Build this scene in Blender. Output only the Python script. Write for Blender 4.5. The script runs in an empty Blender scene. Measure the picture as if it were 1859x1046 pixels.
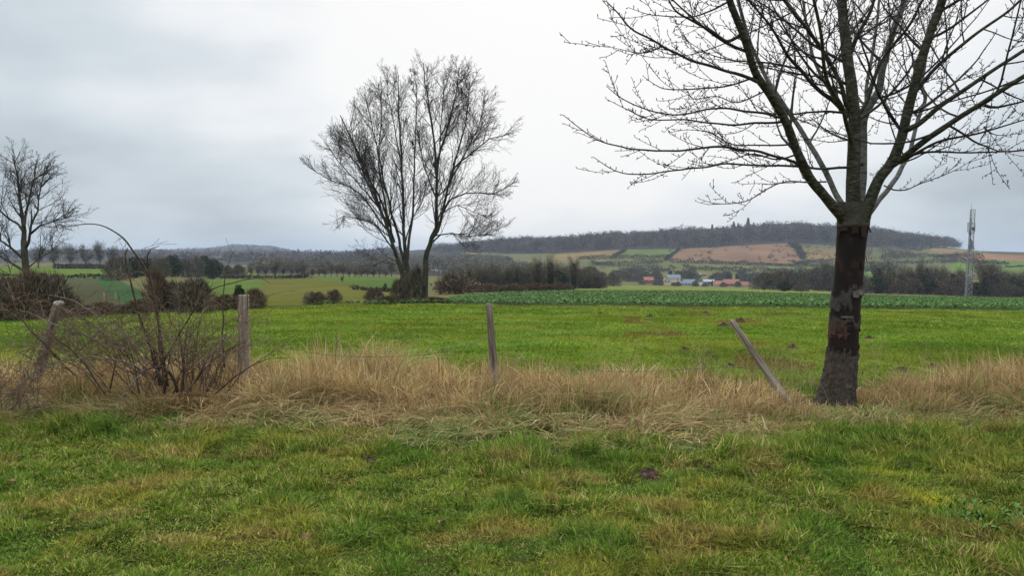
import bpy, bmesh, math, random
import numpy as np
from mathutils import Vector, Matrix, noise

SC = bpy.context.scene
COL = SC.collection
R = math.radians

# ------------------------------------------------------------------ camera
F = 1330.0; W0, H0 = 1859.0, 1046.0; CX, CY = 929.5, 523.0; HOR = 470.0
PITCH = math.atan((CY-HOR)/F); EYE = 1.6
cd = bpy.data.cameras.new('camera'); cam = bpy.data.objects.new('camera', cd); COL.objects.link(cam)
cam.location = (0, 0, EYE); cam.rotation_euler = (math.pi/2-PITCH, 0, 0)
cd.sensor_width = 36; cd.lens = 36*F/W0; cd.clip_start = 0.05; cd.clip_end = 20000
SC.camera = cam
SC.render.resolution_x = 1024; SC.render.resolution_y = 577
SC.view_settings.view_transform = 'Standard'; SC.view_settings.look = 'None'
SC.view_settings.exposure = 0.0; SC.view_settings.gamma = 1
SC.cycles.max_bounces = 6; SC.cycles.diffuse_bounces = 2; SC.cycles.volume_bounces = 0
SC.cycles.transparent_max_bounces = 4; SC.cycles.use_denoising = True

SINP, COSP = math.sin(PITCH), math.cos(PITCH)
def P(px, py, depth):
    """photo pixel + distance in metres along the view axis -> world point"""
    a = (px-CX)/F; b = -(py-CY)/F
    return Vector((a*depth, depth*(COSP+b*SINP), EYE+depth*(-SINP+b*COSP)))
def ratio(py):
    b = -(np.asarray(py, float)-CY)/F
    return (-SINP+b*COSP)/(COSP+b*SINP)

# ------------------------------------------------------------------ world: overcast sky
wd = bpy.data.worlds.new('World'); SC.world = wd; wd.use_nodes = True
nt = wd.node_tree; nt.nodes.clear()
def N(t, **k):
    n = nt.nodes.new(t)
    for a, b in k.items(): setattr(n, a, b)
    return n
def L(a, b): nt.links.new(a, b)
def val(s, v): s.default_value = v
def math_(op, a, b=None, clamp=False):
    m = N('ShaderNodeMath', operation=op, use_clamp=clamp)
    for i, v in enumerate((a, b)):
        if v is None: continue
        if isinstance(v, (int, float)): m.inputs[i].default_value = v
        else: L(v, m.inputs[i])
    return m.outputs[0]
def ss(v, lo, hi, a=0.0, b=1.0):
    m = N('ShaderNodeMapRange', interpolation_type='SMOOTHSTEP')
    L(v, m.inputs[0]); m.inputs[1].default_value = lo; m.inputs[2].default_value = hi
    m.inputs[3].default_value = a; m.inputs[4].default_value = b
    return m.outputs[0]
SUN_EL, SUN_AZ = 38.0, 4.0       # bright patch of the cloud deck, high ahead
out = N('ShaderNodeOutputWorld')
sky = N('ShaderNodeTexSky', sky_type='NISHITA', sun_disc=False)
sky.sun_elevation = R(SUN_EL); sky.sun_rotation = R(SUN_AZ); sky.air_density = 1.2; sky.dust_density = 3
bg1 = N('ShaderNodeBackground'); L(sky.outputs[0], bg1.inputs[0]); val(bg1.inputs[1], 0.08)
tc = N('ShaderNodeTexCoord'); DIR = tc.outputs['Generated']
sep = N('ShaderNodeSeparateXYZ'); L(DIR, sep.inputs[0])
zc = math_('MAXIMUM', sep.outputs[2], 0.0)
zz = math_('ADD', zc, 0.32)
u = math_('DIVIDE', sep.outputs[0], zz); v = math_('DIVIDE', sep.outputs[1], zz)
cmb = N('ShaderNodeCombineXYZ'); L(u, cmb.inputs[0]); L(v, cmb.inputs[1])
def wn(scale, detail, rough, off):
    mp = N('ShaderNodeMapping'); L(cmb.outputs[0], mp.inputs[0]); mp.inputs[1].default_value = off
    mp.inputs[2].default_value = (0, 0, R(-25)); mp.inputs[3].default_value = (1, 1.5, 1)
    n = N('ShaderNodeTexNoise'); L(mp.outputs[0], n.inputs[0])
    n.inputs['Scale'].default_value = scale; n.inputs['Detail'].default_value = detail; n.inputs['Roughness'].default_value = rough
    return n.outputs[0]
n1 = wn(1.0, 3, 0.5, (3.1, 0.4, 0)); n2 = wn(2.6, 6, 0.5, (1.1, 7.4, 0))
mp_ = N('ShaderNodeMapping'); L(DIR, mp_.inputs[0]); mp_.inputs[3].default_value = (1, 1, 2.0); mp_.inputs[2].default_value = (0, R(20), 0)
nq = N('ShaderNodeTexNoise'); L(mp_.outputs[0], nq.inputs[0]); nq.inputs['Scale'].default_value = 4.2; nq.inputs['Detail'].default_value = 5; nq.inputs['Roughness'].default_value = .45
def lobe(px, py, inner, outer):
    d = (P(px, py, 1.0)-Vector((0, 0, EYE))).normalized()
    vm = N('ShaderNodeVectorMath', operation='DOT_PRODUCT'); L(DIR, vm.inputs[0]); vm.inputs[1].default_value = d
    return ss(vm.outputs['Value'], math.cos(R(outer)), math.cos(R(inner)))
base = ss(sep.outputs[2], 0.0, 0.5, 0.55, 0.68)
b1 = math_('MULTIPLY', lobe(1120, -60, 0, 36), 0.62)
b2 = math_('MULTIPLY', lobe(40, 70, 0, 18), 0.12)
b3 = math_('MULTIPLY', lobe(1620, 330, 2, 20), -0.09)
b4 = math_('MULTIPLY', lobe(380, 250, 2, 17), -0.03)
b5 = math_('MULTIPLY', lobe(1130, 330, 1, 11), -0.08)
c1 = math_('MULTIPLY', math_('SUBTRACT', n1, 0.5), 0.55)
c2 = math_('MULTIPLY', math_('SUBTRACT', n2, 0.5), 0.26)
s = base
c3_ = math_('MULTIPLY', math_('SUBTRACT', nq.outputs[0], 0.5), 0.42)
for t_ in (b1, b2, b3, b4, b5, c1, c2, c3_): s = math_('ADD', s, t_)
s = math_('MAXIMUM', s, 0.30)
cr = N('ShaderNodeValToRGB'); L(s, cr.inputs[0])
e = cr.color_ramp.elements
e[0].position = 0.35; e[0].color = (0.33, 0.385, 0.44, 1)
e[1].position = 1.0; e[1].color = (1.0, 1.0, 1.0, 1)
k = e.new(0.55); k.color = (0.51, 0.58, 0.635, 1)
k = e.new(0.72); k.color = (0.68, 0.75, 0.80, 1)
k = e.new(0.88); k.color = (0.90, 0.93, 0.96, 1)
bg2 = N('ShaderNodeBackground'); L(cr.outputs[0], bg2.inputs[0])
# an overcast sky is brightest overhead
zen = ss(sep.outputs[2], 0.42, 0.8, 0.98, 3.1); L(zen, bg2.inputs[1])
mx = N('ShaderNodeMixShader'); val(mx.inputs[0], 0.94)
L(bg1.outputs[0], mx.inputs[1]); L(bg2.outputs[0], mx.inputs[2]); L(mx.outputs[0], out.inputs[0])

sl = bpy.data.lights.new('sun', 'SUN'); sl.energy = 1.5; sl.angle = R(30); sl.color = (1, 0.97, 0.92)
so = bpy.data.objects.new('sun', sl); COL.objects.link(so)
az, el = R(SUN_AZ), R(SUN_EL)
sd = Vector((math.sin(az)*math.cos(el), math.cos(az)*math.cos(el), math.sin(el)))
so.rotation_euler = sd.to_track_quat('Z', 'Y').to_euler()

# ------------------------------------------------------------------ helpers
def tag(o, label=None, cat=None, group=None, kind=None):
    if label: o['label'] = label
    if cat: o['category'] = cat
    if group: o['group'] = group
    if kind: o['kind'] = kind
    return o
def empty(name, loc, label, cat, group=None, rz=0.0):
    o = bpy.data.objects.new(name, None); COL.objects.link(o); o.location = loc; o.rotation_euler.z = rz
    o.empty_display_size = 0.3
    return tag(o, label, cat, group)
def link_mesh(name, me, parent=None, loc=None):
    o = bpy.data.objects.new(name, me); COL.objects.link(o)
    if parent is not None: o.parent = parent
    if loc is not None: o.location = loc
    return o
def np_mesh(name, V, Fa, mat, col=None, smooth=False, uniq=3):
    """V (n,3), Fa (m,k) all faces with k corners"""
    me = bpy.data.meshes.new(name)
    V = np.ascontiguousarray(V, np.float32); Fa = np.ascontiguousarray(Fa, np.int32)
    m, kk = Fa.shape
    me.vertices.add(len(V)); me.vertices.foreach_set('co', V.ravel())
    me.loops.add(m*kk); me.loops.foreach_set('vertex_index', Fa.ravel())
    me.polygons.add(m); me.polygons.foreach_set('loop_start', np.arange(0, m*kk, kk, dtype=np.int32))
    if col is not None:
        ca = me.color_attributes.new('col', 'FLOAT_COLOR', 'POINT')
        c4 = np.ones((len(V), 4), np.float32); c4[:, :3] = col
        ca.data.foreach_set('color', c4.ravel())
    me.update(calc_edges=True)
    me.polygons.foreach_set('use_smooth', np.full(m, smooth, dtype=bool))
    if mat: me.materials.append(mat)
    return me

_rs = np.random.RandomState(7)
_PM = _rs.permutation(256); _VT = _rs.rand(256)
def _h2(i, j, s): return _VT[_PM[(_PM[(i+s*37) & 255]+j) & 255]]
def vnoise(x, y, s=0):
    x = np.asarray(x, float); y = np.asarray(y, float)
    i = np.floor(x).astype(int); j = np.floor(y).astype(int); fx = x-i; fy = y-j
    fx = fx*fx*(3-2*fx); fy = fy*fy*(3-2*fy)
    return (_h2(i, j, s)*(1-fx)*(1-fy)+_h2(i+1, j, s)*fx*(1-fy)+_h2(i, j+1, s)*(1-fx)*fy+_h2(i+1, j+1, s)*fx*fy)
def fbm(x, y, s=0, o=4):
    t = 0; a = 0.5; n = 0
    for k_ in range(o): t = t+a*vnoise(x*2**k_+k_*13.7, y*2**k_+k_*7.1, s+k_); n += a; a *= 0.5
    return t/n
def sstep(x, a, b):
    t = np.clip((x-a)/(b-a), 0, 1); return t*t*(3-2*t)

# materials -------------------------------------------------------------
def mat_attr(name, rough=0.8, nscale=0, namp=0.0, bump=0.0, transl=0.0, bscale=None, spec=0.2):
    """base colour from the mesh's own colour attribute, broken up by procedural noise"""
    m = bpy.data.materials.new(name); m.use_nodes = True; t = m.node_tree; b = t.nodes['Principled BSDF']
    b.inputs['Roughness'].default_value = rough; b.inputs['Specular IOR Level'].default_value = spec
    a = t.nodes.new('ShaderNodeAttribute'); a.attribute_name = 'col'
    c = a.outputs['Color']
    if nscale:
        g = t.nodes.new('ShaderNodeNewGeometry')
        n = t.nodes.new('ShaderNodeTexNoise'); n.inputs['Scale'].default_value = nscale; n.inputs['Detail'].default_value = 8
        n.inputs['Roughness'].default_value = 0.65
        t.links.new(g.outputs['Position'], n.inputs[0])
        mr = t.nodes.new('ShaderNodeMapRange'); mr.inputs[1].default_value = 0.25; mr.inputs[2].default_value = 0.75
        mr.inputs[3].default_value = 1-namp; mr.inputs[4].default_value = 1+namp; t.links.new(n.outputs[0], mr.inputs[0])
        vm = t.nodes.new('ShaderNodeVectorMath'); vm.operation = 'SCALE'
        t.links.new(c, vm.inputs[0]); t.links.new(mr.outputs[0], vm.inputs['Scale']); c = vm.outputs[0]
        if bump:
            n2_ = t.nodes.new('ShaderNodeTexNoise'); n2_.inputs['Scale'].default_value = bscale or nscale*2; n2_.inputs['Detail'].default_value = 8
            t.links.new(g.outputs['Position'], n2_.inputs[0])
            bp = t.nodes.new('ShaderNodeBump'); bp.inputs['Strength'].default_value = 1; bp.inputs['Distance'].default_value = bump
            t.links.new(n2_.outputs[0], bp.inputs['Height']); t.links.new(bp.outputs[0], b.inputs['Normal'])
    t.links.new(c, b.inputs['Base Color'])
    if transl:
        tr = t.nodes.new('ShaderNodeBsdfTranslucent'); t.links.new(c, tr.inputs[0])
        mxs = t.nodes.new('ShaderNodeMixShader'); mxs.inputs[0].default_value = transl
        t.links.new(b.outputs[0], mxs.inputs[1]); t.links.new(tr.outputs[0], mxs.inputs[2])
        t.links.new(mxs.outputs[0], t.nodes['Material Output'].inputs[0])
    return m
def mat_noise(name, c1, c2, scale=5, rough=0.85, bump=0.0, stretch=(1, 1, 1), metallic=0.0, c3=None, lo=0.35, hi=0.65, bscale=None):
    m = bpy.data.materials.new(name); m.use_nodes = True; t = m.node_tree; b = t.nodes['Principled BSDF']
    b.inputs['Roughness'].default_value = rough; b.inputs['Metallic'].default_value = metallic
    b.inputs['Specular IOR Level'].default_value = 0.25
    tcn = t.nodes.new('ShaderNodeTexCoord'); mp = t.nodes.new('ShaderNodeMapping'); mp.inputs[3].default_value = stretch
    t.links.new(tcn.outputs['Object'], mp.inputs[0])
    n = t.nodes.new('ShaderNodeTexNoise'); n.inputs['Scale'].default_value = scale; n.inputs['Detail'].default_value = 8; n.inputs['Roughness'].default_value = 0.62
    t.links.new(mp.outputs[0], n.inputs[0])
    r = t.nodes.new('ShaderNodeValToRGB'); t.links.new(n.outputs[0], r.inputs[0])
    r.color_ramp.elements[0].position = lo; r.color_ramp.elements[0].color = (*c1, 1)
    r.color_ramp.elements[1].position = hi; r.color_ramp.elements[1].color = (*c2, 1)
    if c3:
        k_ = r.color_ramp.elements.new((lo+hi)/2); k_.color = (*c3, 1)
    t.links.new(r.outputs[0], b.inputs['Base Color'])
    if bump:
        bp = t.nodes.new('ShaderNodeBump'); bp.inputs['Strength'].default_value = 1; bp.inputs['Distance'].default_value = bump
        t.links.new(n.outputs[0], bp.inputs['Height']); t.links.new(bp.outputs[0], b.inputs['Normal'])
    return m

M = {}
M['grass'] = mat_attr('grass_blades', 0.6, transl=0.28, spec=0.04)
M['straw'] = mat_attr('straw_blades', 0.7, transl=0.2, spec=0.05)
M['lawn'] = mat_attr('lawn_soil', 0.95, 9, 0.45, 0.03, bscale=25, spec=0.0)
M['pasture'] = mat_attr('pasture_turf', 0.95, 5, 0.35, 0.04, bscale=12, spec=0.0)
M['crop'] = mat_attr('crop_soil', 0.95, 3, 0.35, 0.05, spec=0.0)
M['fields'] = mat_attr('field_turf', 0.95, 0.35, 0.22, 0.25, bscale=0.6, spec=0.0)
M['leaf'] = mat_attr('crop_leaf', 0.7, transl=0.2, spec=0.05)
M['far'] = mat_attr('far_foliage', 0.95, spec=0.0)
M['bark'] = mat_attr('cherry_bark', 0.8, 45, 0.3, 0.006, bscale=70, spec=0.25)
M['limb'] = mat_noise('limb_bark', (0.018, 0.015, 0.012), (0.115, 0.10, 0.08), 16, 0.85, 0.008, (1, 1, 2.6), c3=(0.048, 0.046, 0.026))
M['pale_limb'] = mat_noise('pale_limb_bark', (0.03, 0.027, 0.025), (0.14, 0.13, 0.12), 12, 0.85, 0.005, (1, 1, 2.2), c3=(0.10, 0.10, 0.078))
M['twig'] = mat_noise('twig_bark', (0.018, 0.013, 0.012), (0.06, 0.045, 0.041), 12, 0.8)
M['ash'] = mat_noise('ash_bark', (0.018, 0.016, 0.013), (0.08, 0.065, 0.045), 3, 0.9, 0.02, (1, 1, .5), c3=(0.05, 0.048, 0.028))
M['ash_twig'] = mat_noise('ash_twig', (0.022, 0.018, 0.017), (0.055, 0.045, 0.042), 3, 0.9)
M['bramble'] = mat_noise('bramble_stem', (0.055, 0.033, 0.022), (0.23, 0.15, 0.095), 14, 0.8)
M['grey_stem'] = mat_noise('grey_stem', (0.06, 0.05, 0.042), (0.26, 0.24, 0.21), 40, 0.9)
M['post'] = mat_noise('weathered_post_wood', (0.07, 0.055, 0.042), (0.40, 0.33, 0.255), 30, 0.9, 0.012, (1, 1, 0.06), lo=.34, hi=.66, c3=(0.24, 0.19, 0.145))
M['soil'] = mat_noise('molehill_soil', (0.035, 0.02, 0.013), (0.13, 0.075, 0.05), 22, 0.95, 0.02)
M['metal'] = mat_noise('galvanised_steel', (0.15, 0.16, 0.17), (0.27, 0.285, 0.295), 1, 0.6, metallic=0.3)
M['dark_metal'] = mat_noise('dark_cable_metal', (0.06, 0.065, 0.07), (0.13, 0.135, 0.14), 1, 0.6)
M['panel'] = mat_noise('antenna_plastic', (0.30, 0.32, 0.33), (0.42, 0.44, 0.44), 1, 0.5)
M['wire'] = mat_noise('rusty_wire', (0.10, 0.09, 0.08), (0.22, 0.18, 0.15), 30, 0.7, metallic=0.4)

# ------------------------------------------------------------------ terrain
DK = np.array([12, 20, 30, 42, 70, 110, 160, 250, 400, 600, 800, 1000, 1200, 1400, 1700, 2500, 3500, 4500, 6500], float)
TAB = {
-300:[649,600,588,572,550,530,512,495,487,481,477,474,472,470,468,465,463,462,466],
0:   [649,597,580,562,545,528,508,493,486,480,476,474,472,470,467,464,462,463,467],
100: [649,595,576,563,548,530,508,491,485,480,476,474,471,470,467,464,458,462,467],
210: [649,592,573,563,552,532,508,494,488,483,478,475,472,469,466,463,458,462,467],
300: [648,589,571,560,551,530,512,500,492,485,480,476,473,470,467,463,458,462,467],
380: [648,588,570,559,551,536,520,507,496,488,482,478,474,471,468,463,454,460,467],
430: [648,587,569,558,551,538,522,508,497,488,482,478,475,472,468,462,447,457,467],
500: [648,585,568,555,548,538,522,508,498,490,483,479,475,472,468,462,450,458,467],
530: [648,584,567,554,547,537,522,507,498,490,483,479,475,472,468,464,460,463,467],
600: [648,583,566,553,546,534,518,504,498,490,483,479,475,472,468,466,464,465,467],
680: [648,583,565,552,544,533,521,507,499,490,482,477,473,469,463,461,462,464,468],
760: [648,583,566,552,543,534,525,511,501,490,480,475,470,463,452,456,462,466,470],
900: [648,583,567,554,540,530,525,518,509,495,480,466,455,449,454,460,466,468,470],
1014:[648,583,567,554,540,529.5,526,522,514,502,485,462,450,444,452,460,466,468,470],
1127:[648,583,567,554.5,540,530.5,527,524,522,515,482,455,443,437,448,460,466,468,470],
1233:[648,583,567,555,540.5,531,527.5,524.5,522.5,521,482,453,437,428,442,460,466,468,470],
1300:[648,583,567,555,541,532,528.5,525,523.5,522,482,450,435,427,442,460,466,468,470],
1380:[648,583,567.5,555.5,541.5,534,530,527,525,522,482,445,430,422,438,460,466,468,470],
1450:[648,584,568,556,544,536,532,529,526,521,482,444,428,418,436,460,466,468,470],
1550:[648,584,569,557,548,539,535,532,524,510,482,448,432,422,438,460,466,468,470],
1650:[648,585,569,558,549,541,537,534,518,503,480,453,443,437,450,460,466,468,470],
1700:[648,586,570,559,550,542,538,536,515,500,480,454,449,445,454,461,466,468,470],
1780:[648,587,571,560,552,545,541,539,514,500,482,463,457,455,460,464,467,469,470],
1859:[648,588,572,561,553,547,543,540,515,498,482,465,460,457,461,465,468,470,470],
2150:[649,590,574,563,555,549,545,542,517,500,484,468,462,459,462,466,469,470,470]}
XK = np.array(sorted(TAB)); YT = np.array([TAB[x] for x in XK], float)
ZT = DK[None, :]*ratio(YT)                 # height below/above the eye at each knot
XD = np.arange(-300, 2151, 10.0); LD = np.linspace(math.log(12), math.log(6500), 320); DD = np.exp(LD)
_z1 = np.array([np.interp(LD, np.log(DK), ZT[i]) for i in range(len(XK))])
# interpolate in the ratio (slope of view) so that hillside profiles stay smooth
_r1 = np.array([np.interp(LD, np.log(DK), ratio(YT)[i]) for i in range(len(XK))])
_r2 = np.array([np.interp(XD, XK, _r1[:, j]) for j in range(len(LD))]).T
def _sm(A, ax, w):
    k_ = np.exp(-0.5*(np.arange(-3*w, 3*w+1)/w)**2); k_ /= k_.sum(); pad = [(0, 0), (0, 0)]; pad[ax] = (3*w, 3*w)
    B = np.pad(A, pad, 'edge'); return np.apply_along_axis(lambda q: np.convolve(q, k_, 'valid'), ax, B)
RT = _sm(_sm(_r2, 0, 1), 1, 3)
# blend to the flat lawn (z=0) at 12 m
fl = -EYE/DD; wgt = sstep(LD, math.log(12), math.log(19)); RT = RT*wgt[None]+fl[None]*(1-wgt[None])
YTAB = CY-F*((RT*COSP+SINP)/(COSP-RT*SINP))   # photo row of every table node
def H(X, Y, rough=True):
    X = np.asarray(X, float); Y = np.asarray(Y, float)
    r_ = np.hypot(X, Y); a = np.clip(np.arctan2(X, Y), -R(42), R(42))
    a = np.where(Y < 0, np.sign(X)*R(42), a)
    px = np.clip(CX+F*np.tan(a), -299, 2149); d = np.clip(r_*np.cos(a), 1e-3, 6499)
    fi = (px+300)/10; i0 = np.clip(np.floor(fi).astype(int), 0, len(XD)-2); fi = fi-i0
    lj = (np.log(np.maximum(d, 12))-LD[0])/(LD[1]-LD[0]); j0 = np.clip(np.floor(lj).astype(int), 0, len(LD)-2); lj = lj-j0
    rt = (RT[i0, j0]*(1-fi)*(1-lj)+RT[i0+1, j0]*fi*(1-lj)+RT[i0, j0+1]*(1-fi)*lj+RT[i0+1, j0+1]*fi*lj)
    z = np.where(d < 12, 0.0, EYE+rt*d)
    if rough:
        amp = 0.07*(1-sstep(r_, 60, 200))
        z = z+(fbm(X*0.9, Y*0.9, 3, 3)-0.5)*amp*1.2+(fbm(X*4, Y*4, 9, 2)-0.5)*0.03*(1-sstep(r_, 15, 40))
    return z
def h1(x, y): return float(H(np.array([x]), np.array([y]))[0])
def D(px, y):
    """distance at which the ground is seen at photo row y in column px"""
    i = int(np.clip(round((px+300)/10), 0, len(XD)-1)); row = YTAB[i]
    for j in range(1, len(row)):
        if row[j] <= y:
            t = (row[j-1]-y)/max(1e-6, row[j-1]-row[j]); return DD[j-1]+(DD[j]-DD[j-1])*t
    return DD[-1]
def G(px, depth):
    """ground point under photo column px at the given distance"""
    x = (px-CX)/F*depth; y = depth
    return Vector((x, y, h1(x, y)))
def GY(px, y): return G(px, D(px, y))

def itp(tab):
    a = np.array(tab, float); return lambda x: np.interp(x, a[:, 0], a[:, 1])
PAST = itp([(0,582),(100,577),(210,569),(300,566),(430,561),(500,559),(560,556.5),(640,555),(720,553),(800,552),(900,554.5),(1000,555.5),(1127,556),(1300,558),(1500,561),(1700,563),(1859,565)])
CROP = itp([(560,556),(700,551),(790,548),(850,537),(930,531),(1030,528.5),(1300,529.5),(1480,534.5),(1600,537.5),(1700,540),(1859,541.5)])
# column azimuths: fine in view, coarse round the back
fine = np.arctan((np.arange(-160, 2021, 4.0)-CX)/F)
co1 = np.linspace(fine[-1], 2*math.pi+fine[0], 60)[1:-1]
AZ = np.concatenate([fine, co1]); na = len(AZ)
PXC = np.clip(CX+F*np.tan(np.clip(np.where(AZ > math.pi, AZ-2*math.pi, AZ), fine[0], fine[-1])), -160, 2020)
PXC[(AZ > math.pi/2)] = np.interp(AZ[AZ > math.pi/2], [math.pi/2, 1.5*math.pi], [2020, -160])
R1 = np.full(na, 8.9)
def invd(px, y):
    return np.array([D(a, b) for a, b in zip(px, y)])
R2 = invd(PXC, PAST(PXC)); R3 = invd(PXC, np.minimum(CROP(PXC), PAST(PXC)-0.6)); R3 = np.maximum(R3, R2*1.02)
cosa = np.cos(np.clip(np.where(AZ > math.pi, AZ-2*math.pi, AZ), -R(42), R(42)))
r2 = R2/cosa; r3 = R3/cosa; r1 = R1/cosa
def grid_between(ra, rb, n, geo=True):
    t = np.linspace(0, 1, n+1)[None]
    return ra[:, None]*(rb/ra)[:, None]**t
def cols_fill(sh, c): return np.tile(np.array(c, float), (sh, 1))
def ring_mesh(name, rad, mat, colf, close=True):
    n = rad.shape[1]; X = rad*np.sin(AZ)[:, None]; Y = rad*np.cos(AZ)[:, None]
    Z = H(X, Y); V = np.stack([X, Y, Z], -1).reshape(-1, 3)
    ii, jj = np.meshgrid(np.arange(na), np.arange(n-1), indexing='ij'); i2 = (ii+1) % na
    Fa = np.stack([ii*n+jj, i2*n+jj, i2*n+jj+1, ii*n+jj+1], -1).reshape(-1, 4)
    me = np_mesh(name, V, Fa[:, ::-1], mat, colf(V[:, 0], V[:, 1], V[:, 2]), True)
    return tag(link_mesh(name, me), kind='structure')
def mixc(a, b, t): return np.asarray(a)[None]*(1-t[:, None])+np.asarray(b)[None]*t[:, None]
def lawn_c(X, Y, Z):
    t = sstep(fbm(X*1.3, Y*1.3, 5), 0.35, 0.65); return mixc((0.022, 0.034, 0.009), (0.05, 0.045, 0.018), t)
def past_c(X, Y, Z):
    t = sstep(fbm(X*0.25, Y*0.35, 6), 0.3, 0.7); return mixc((0.075, 0.115, 0.012), (0.12, 0.145, 0.02), t)
def crop_c(X, Y, Z): 
    return mixc((0.035, 0.05, 0.018), (0.05, 0.065, 0.025), fbm(X*.3, Y*.3, 8))
FIELD_POLYS = [  # photo outline, colour (real surface colour of the field), laid on the hillside
 ([(-200,500),(-200,486),(60,484),(120,483),(200,485),(230,490),(205,505),(110,505),(60,506),(-200,530)], (0.12,0.19,0.04)),
 ([(60,506),(205,504),(240,520),(330,560),(280,572),(100,580),(-200,590),(-200,520)], (0.085,0.10,0.055)),
 ([(170,506),(205,504),(260,530),(330,562),(240,568)], (0.055,0.12,0.05)),
 ([(330,515),(380,506),(470,504),(560,502),(720,527),(730,552),(500,560),(330,568)], (0.135,0.15,0.04)),
 ([(370,506),(470,506),(480,520),(400,540),(370,540)], (0.11,0.18,0.045)),
 ([(550,502),(720,504),(735,527),(640,517)], (0.10,0.175,0.045)),
 ([(400,494),(560,494),(560,502),(400,504)], (0.14,0.18,0.06)),
 ([(1020,530),(1090,518),(1200,519),(1500,527),(1520,540),(1300,532),(1100,530)], (0.20,0.25,0.07)),
 ([(846,461),(906,458),(925,461),(900,472),(846,470)], (0.13,0.22,0.06)),
 ([(846,458),(908,456),(925,460),(850,461)], (0.30,0.20,0.10)),
 ([(925,471),(965,471),(975,482),(935,484)], (0.18,0.21,0.07)),
 ([(1010,463),(1040,459),(1127,453),(1180,453),(1140,461),(1115,468),(1060,470),(1000,480)], (0.245,0.20,0.085)),
 ([(1135,455),(1228,452),(1210,466),(1140,468),(1115,468)], (0.125,0.185,0.055)),
 ([(1228,453),(1287,448),(1380,443),(1434,441),(1452,452),(1462,474),(1380,482),(1330,478),(1210,475)], (0.245,0.165,0.105)),
 ([(1452,453),(1525,452),(1530,476),(1462,475)], (0.24,0.19,0.08)),
 ([(1060,471),(1210,469),(1215,476),(1380,483),(1500,480),(1500,490),(1200,482),(1060,476)], (0.155,0.19,0.06)),
 ([(1100,486),(1240,488),(1370,492),(1500,494),(1500,515),(1100,512)], (0.16,0.19,0.06)),
 ([(1330,493),(1375,493),(1380,512),(1340,505)], (0.12,0.2,0.05)),
 ([(1570,470),(1690,468),(1760,474),(1720,478),(1570,476)], (0.15,0.19,0.06)),
 ([(1560,486),(1600,486),(1620,505),(1560,503)], (0.11,0.21,0.05)),
 ([(1690,451),(1720,452),(1790,454),(1790,462),(1750,464),(1690,458)], (0.26,0.20,0.09)),
 ([(1745,453),(1785,453),(1785,460),(1760,460)], (0.14,0.2,0.07)),
 ([(1720,462),(1760,459),(1800,462),(2150,476),(2150,478),(1800,474),(1715,468)], (0.34,0.19,0.115)),
 ([(1800,463),(2150,466),(2150,474),(1859,471)], (0.27,0.17,0.09)),
 ([(1780,450),(2150,452),(2150,466),(1859,464),(1785,459)], (0.11,0.075,0.045)),
 ([(1790,470),(1860,474),(2150,478),(2150,515),(1830,500),(1790,490)], (0.125,0.205,0.045)),
 ([(1730,477),(1760,474),(1775,480),(1765,492),(1725,492)], (0.13,0.23,0.04)),
]
def inpoly(px, py, poly):
    c = np.zeros(px.shape, bool); n = len(poly); j = n-1
    for i in range(n):
        xi, yi = poly[i]; xj, yj = poly[j]
        cnd = ((yi > py) != (yj > py)) & (px < (xj-xi)*(py-yi)/((yj-yi) or 1e-9)+xi)
        c ^= cnd; j = i
    return c
FOREST_LOW = itp([(640,458),(700,452),(800,462),(846,458),(925,461),(1014,460),(1127,453.5),(1233,451.5),(1300,448.5),(1380,443.5),(1434,441.5),(1515,445),(1600,450),(1690,450),(1785,453),(1800,440)])
def far_c(X, Y, Z):
    px = CX+F*X/np.maximum(Y, 1); t_ = (Z-EYE)/np.maximum(Y, 1); py = CY-F*((t_*COSP+SINP)/(COSP-t_*SINP))
    jx = px+(fbm(X*.03, Y*.03, 11)-.5)*3
    c = mixc((0.085, 0.088, 0.036), (0.13, 0.115, 0.05), fbm(X*0.01, Y*0.01, 12))
    front = (Y > 0)
    for poly, colr in FIELD_POLYS:
        c[inpoly(jx, py, poly) & front] = np.array(colr)*np.array((.70, .60, .55))*(.72+.56*fbm(X*.035, Y*.035, 15, 4))[inpoly(jx, py, poly) & front][:, None]
    d = np.hypot(X, Y)
    wood = front & (((d > 850) & (py < FOREST_LOW(px)) & (px > 640) & (px < 1800)) | (d > 2600) | ((d > 900) & (px < 700)) | ((d > 420) & (px > 470) & (px < 840)))
    c[wood] = (0.05, 0.042, 0.034)
    c *= (0.9+0.2*fbm(X*.05, Y*.05, 14, 3))[:, None]
    return c
lawn = ring_mesh('lawn', grid_between(np.full(na, 0.4), r1, 260), M['lawn'], lawn_c)
pasture = ring_mesh('pasture', grid_between(r1, r2, 150), M['pasture'], past_c)
cropf = ring_mesh('crop_field', grid_between(r2, r3, 34), M['crop'], crop_c)
mid1 = r3[:, None]*((430/cosa)/r3)[:, None]**np.linspace(0, 1, 61)[None]
mid2 = (430/cosa)[:, None]*(np.geomspace(430, 1500, 161)[1:]/430)[None]
mid3 = (430/cosa)[:, None]*(np.geomspace(1500, 6400, 60)[1:]/430)[None]
farm = ring_mesh('farmland', np.concatenate([mid1, mid2, mid3], 1), M['fields'], far_c)
# close the small hole under the camera
me = bpy.data.meshes.new('ground_centre'); nn = na
V = [(0.42*math.sin(a), 0.42*math.cos(a), -0.01) for a in np.linspace(0, 2*math.pi, 33)[:-1]]
me.from_pydata(V, [], [list(range(32))[::-1]]); me.materials.append(M['lawn']); tag(link_mesh('ground', me), kind='structure')
me.color_attributes.new('col', 'FLOAT_COLOR', 'POINT').data.foreach_set('color', [0.06, 0.07, 0.02, 1]*32)

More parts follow.
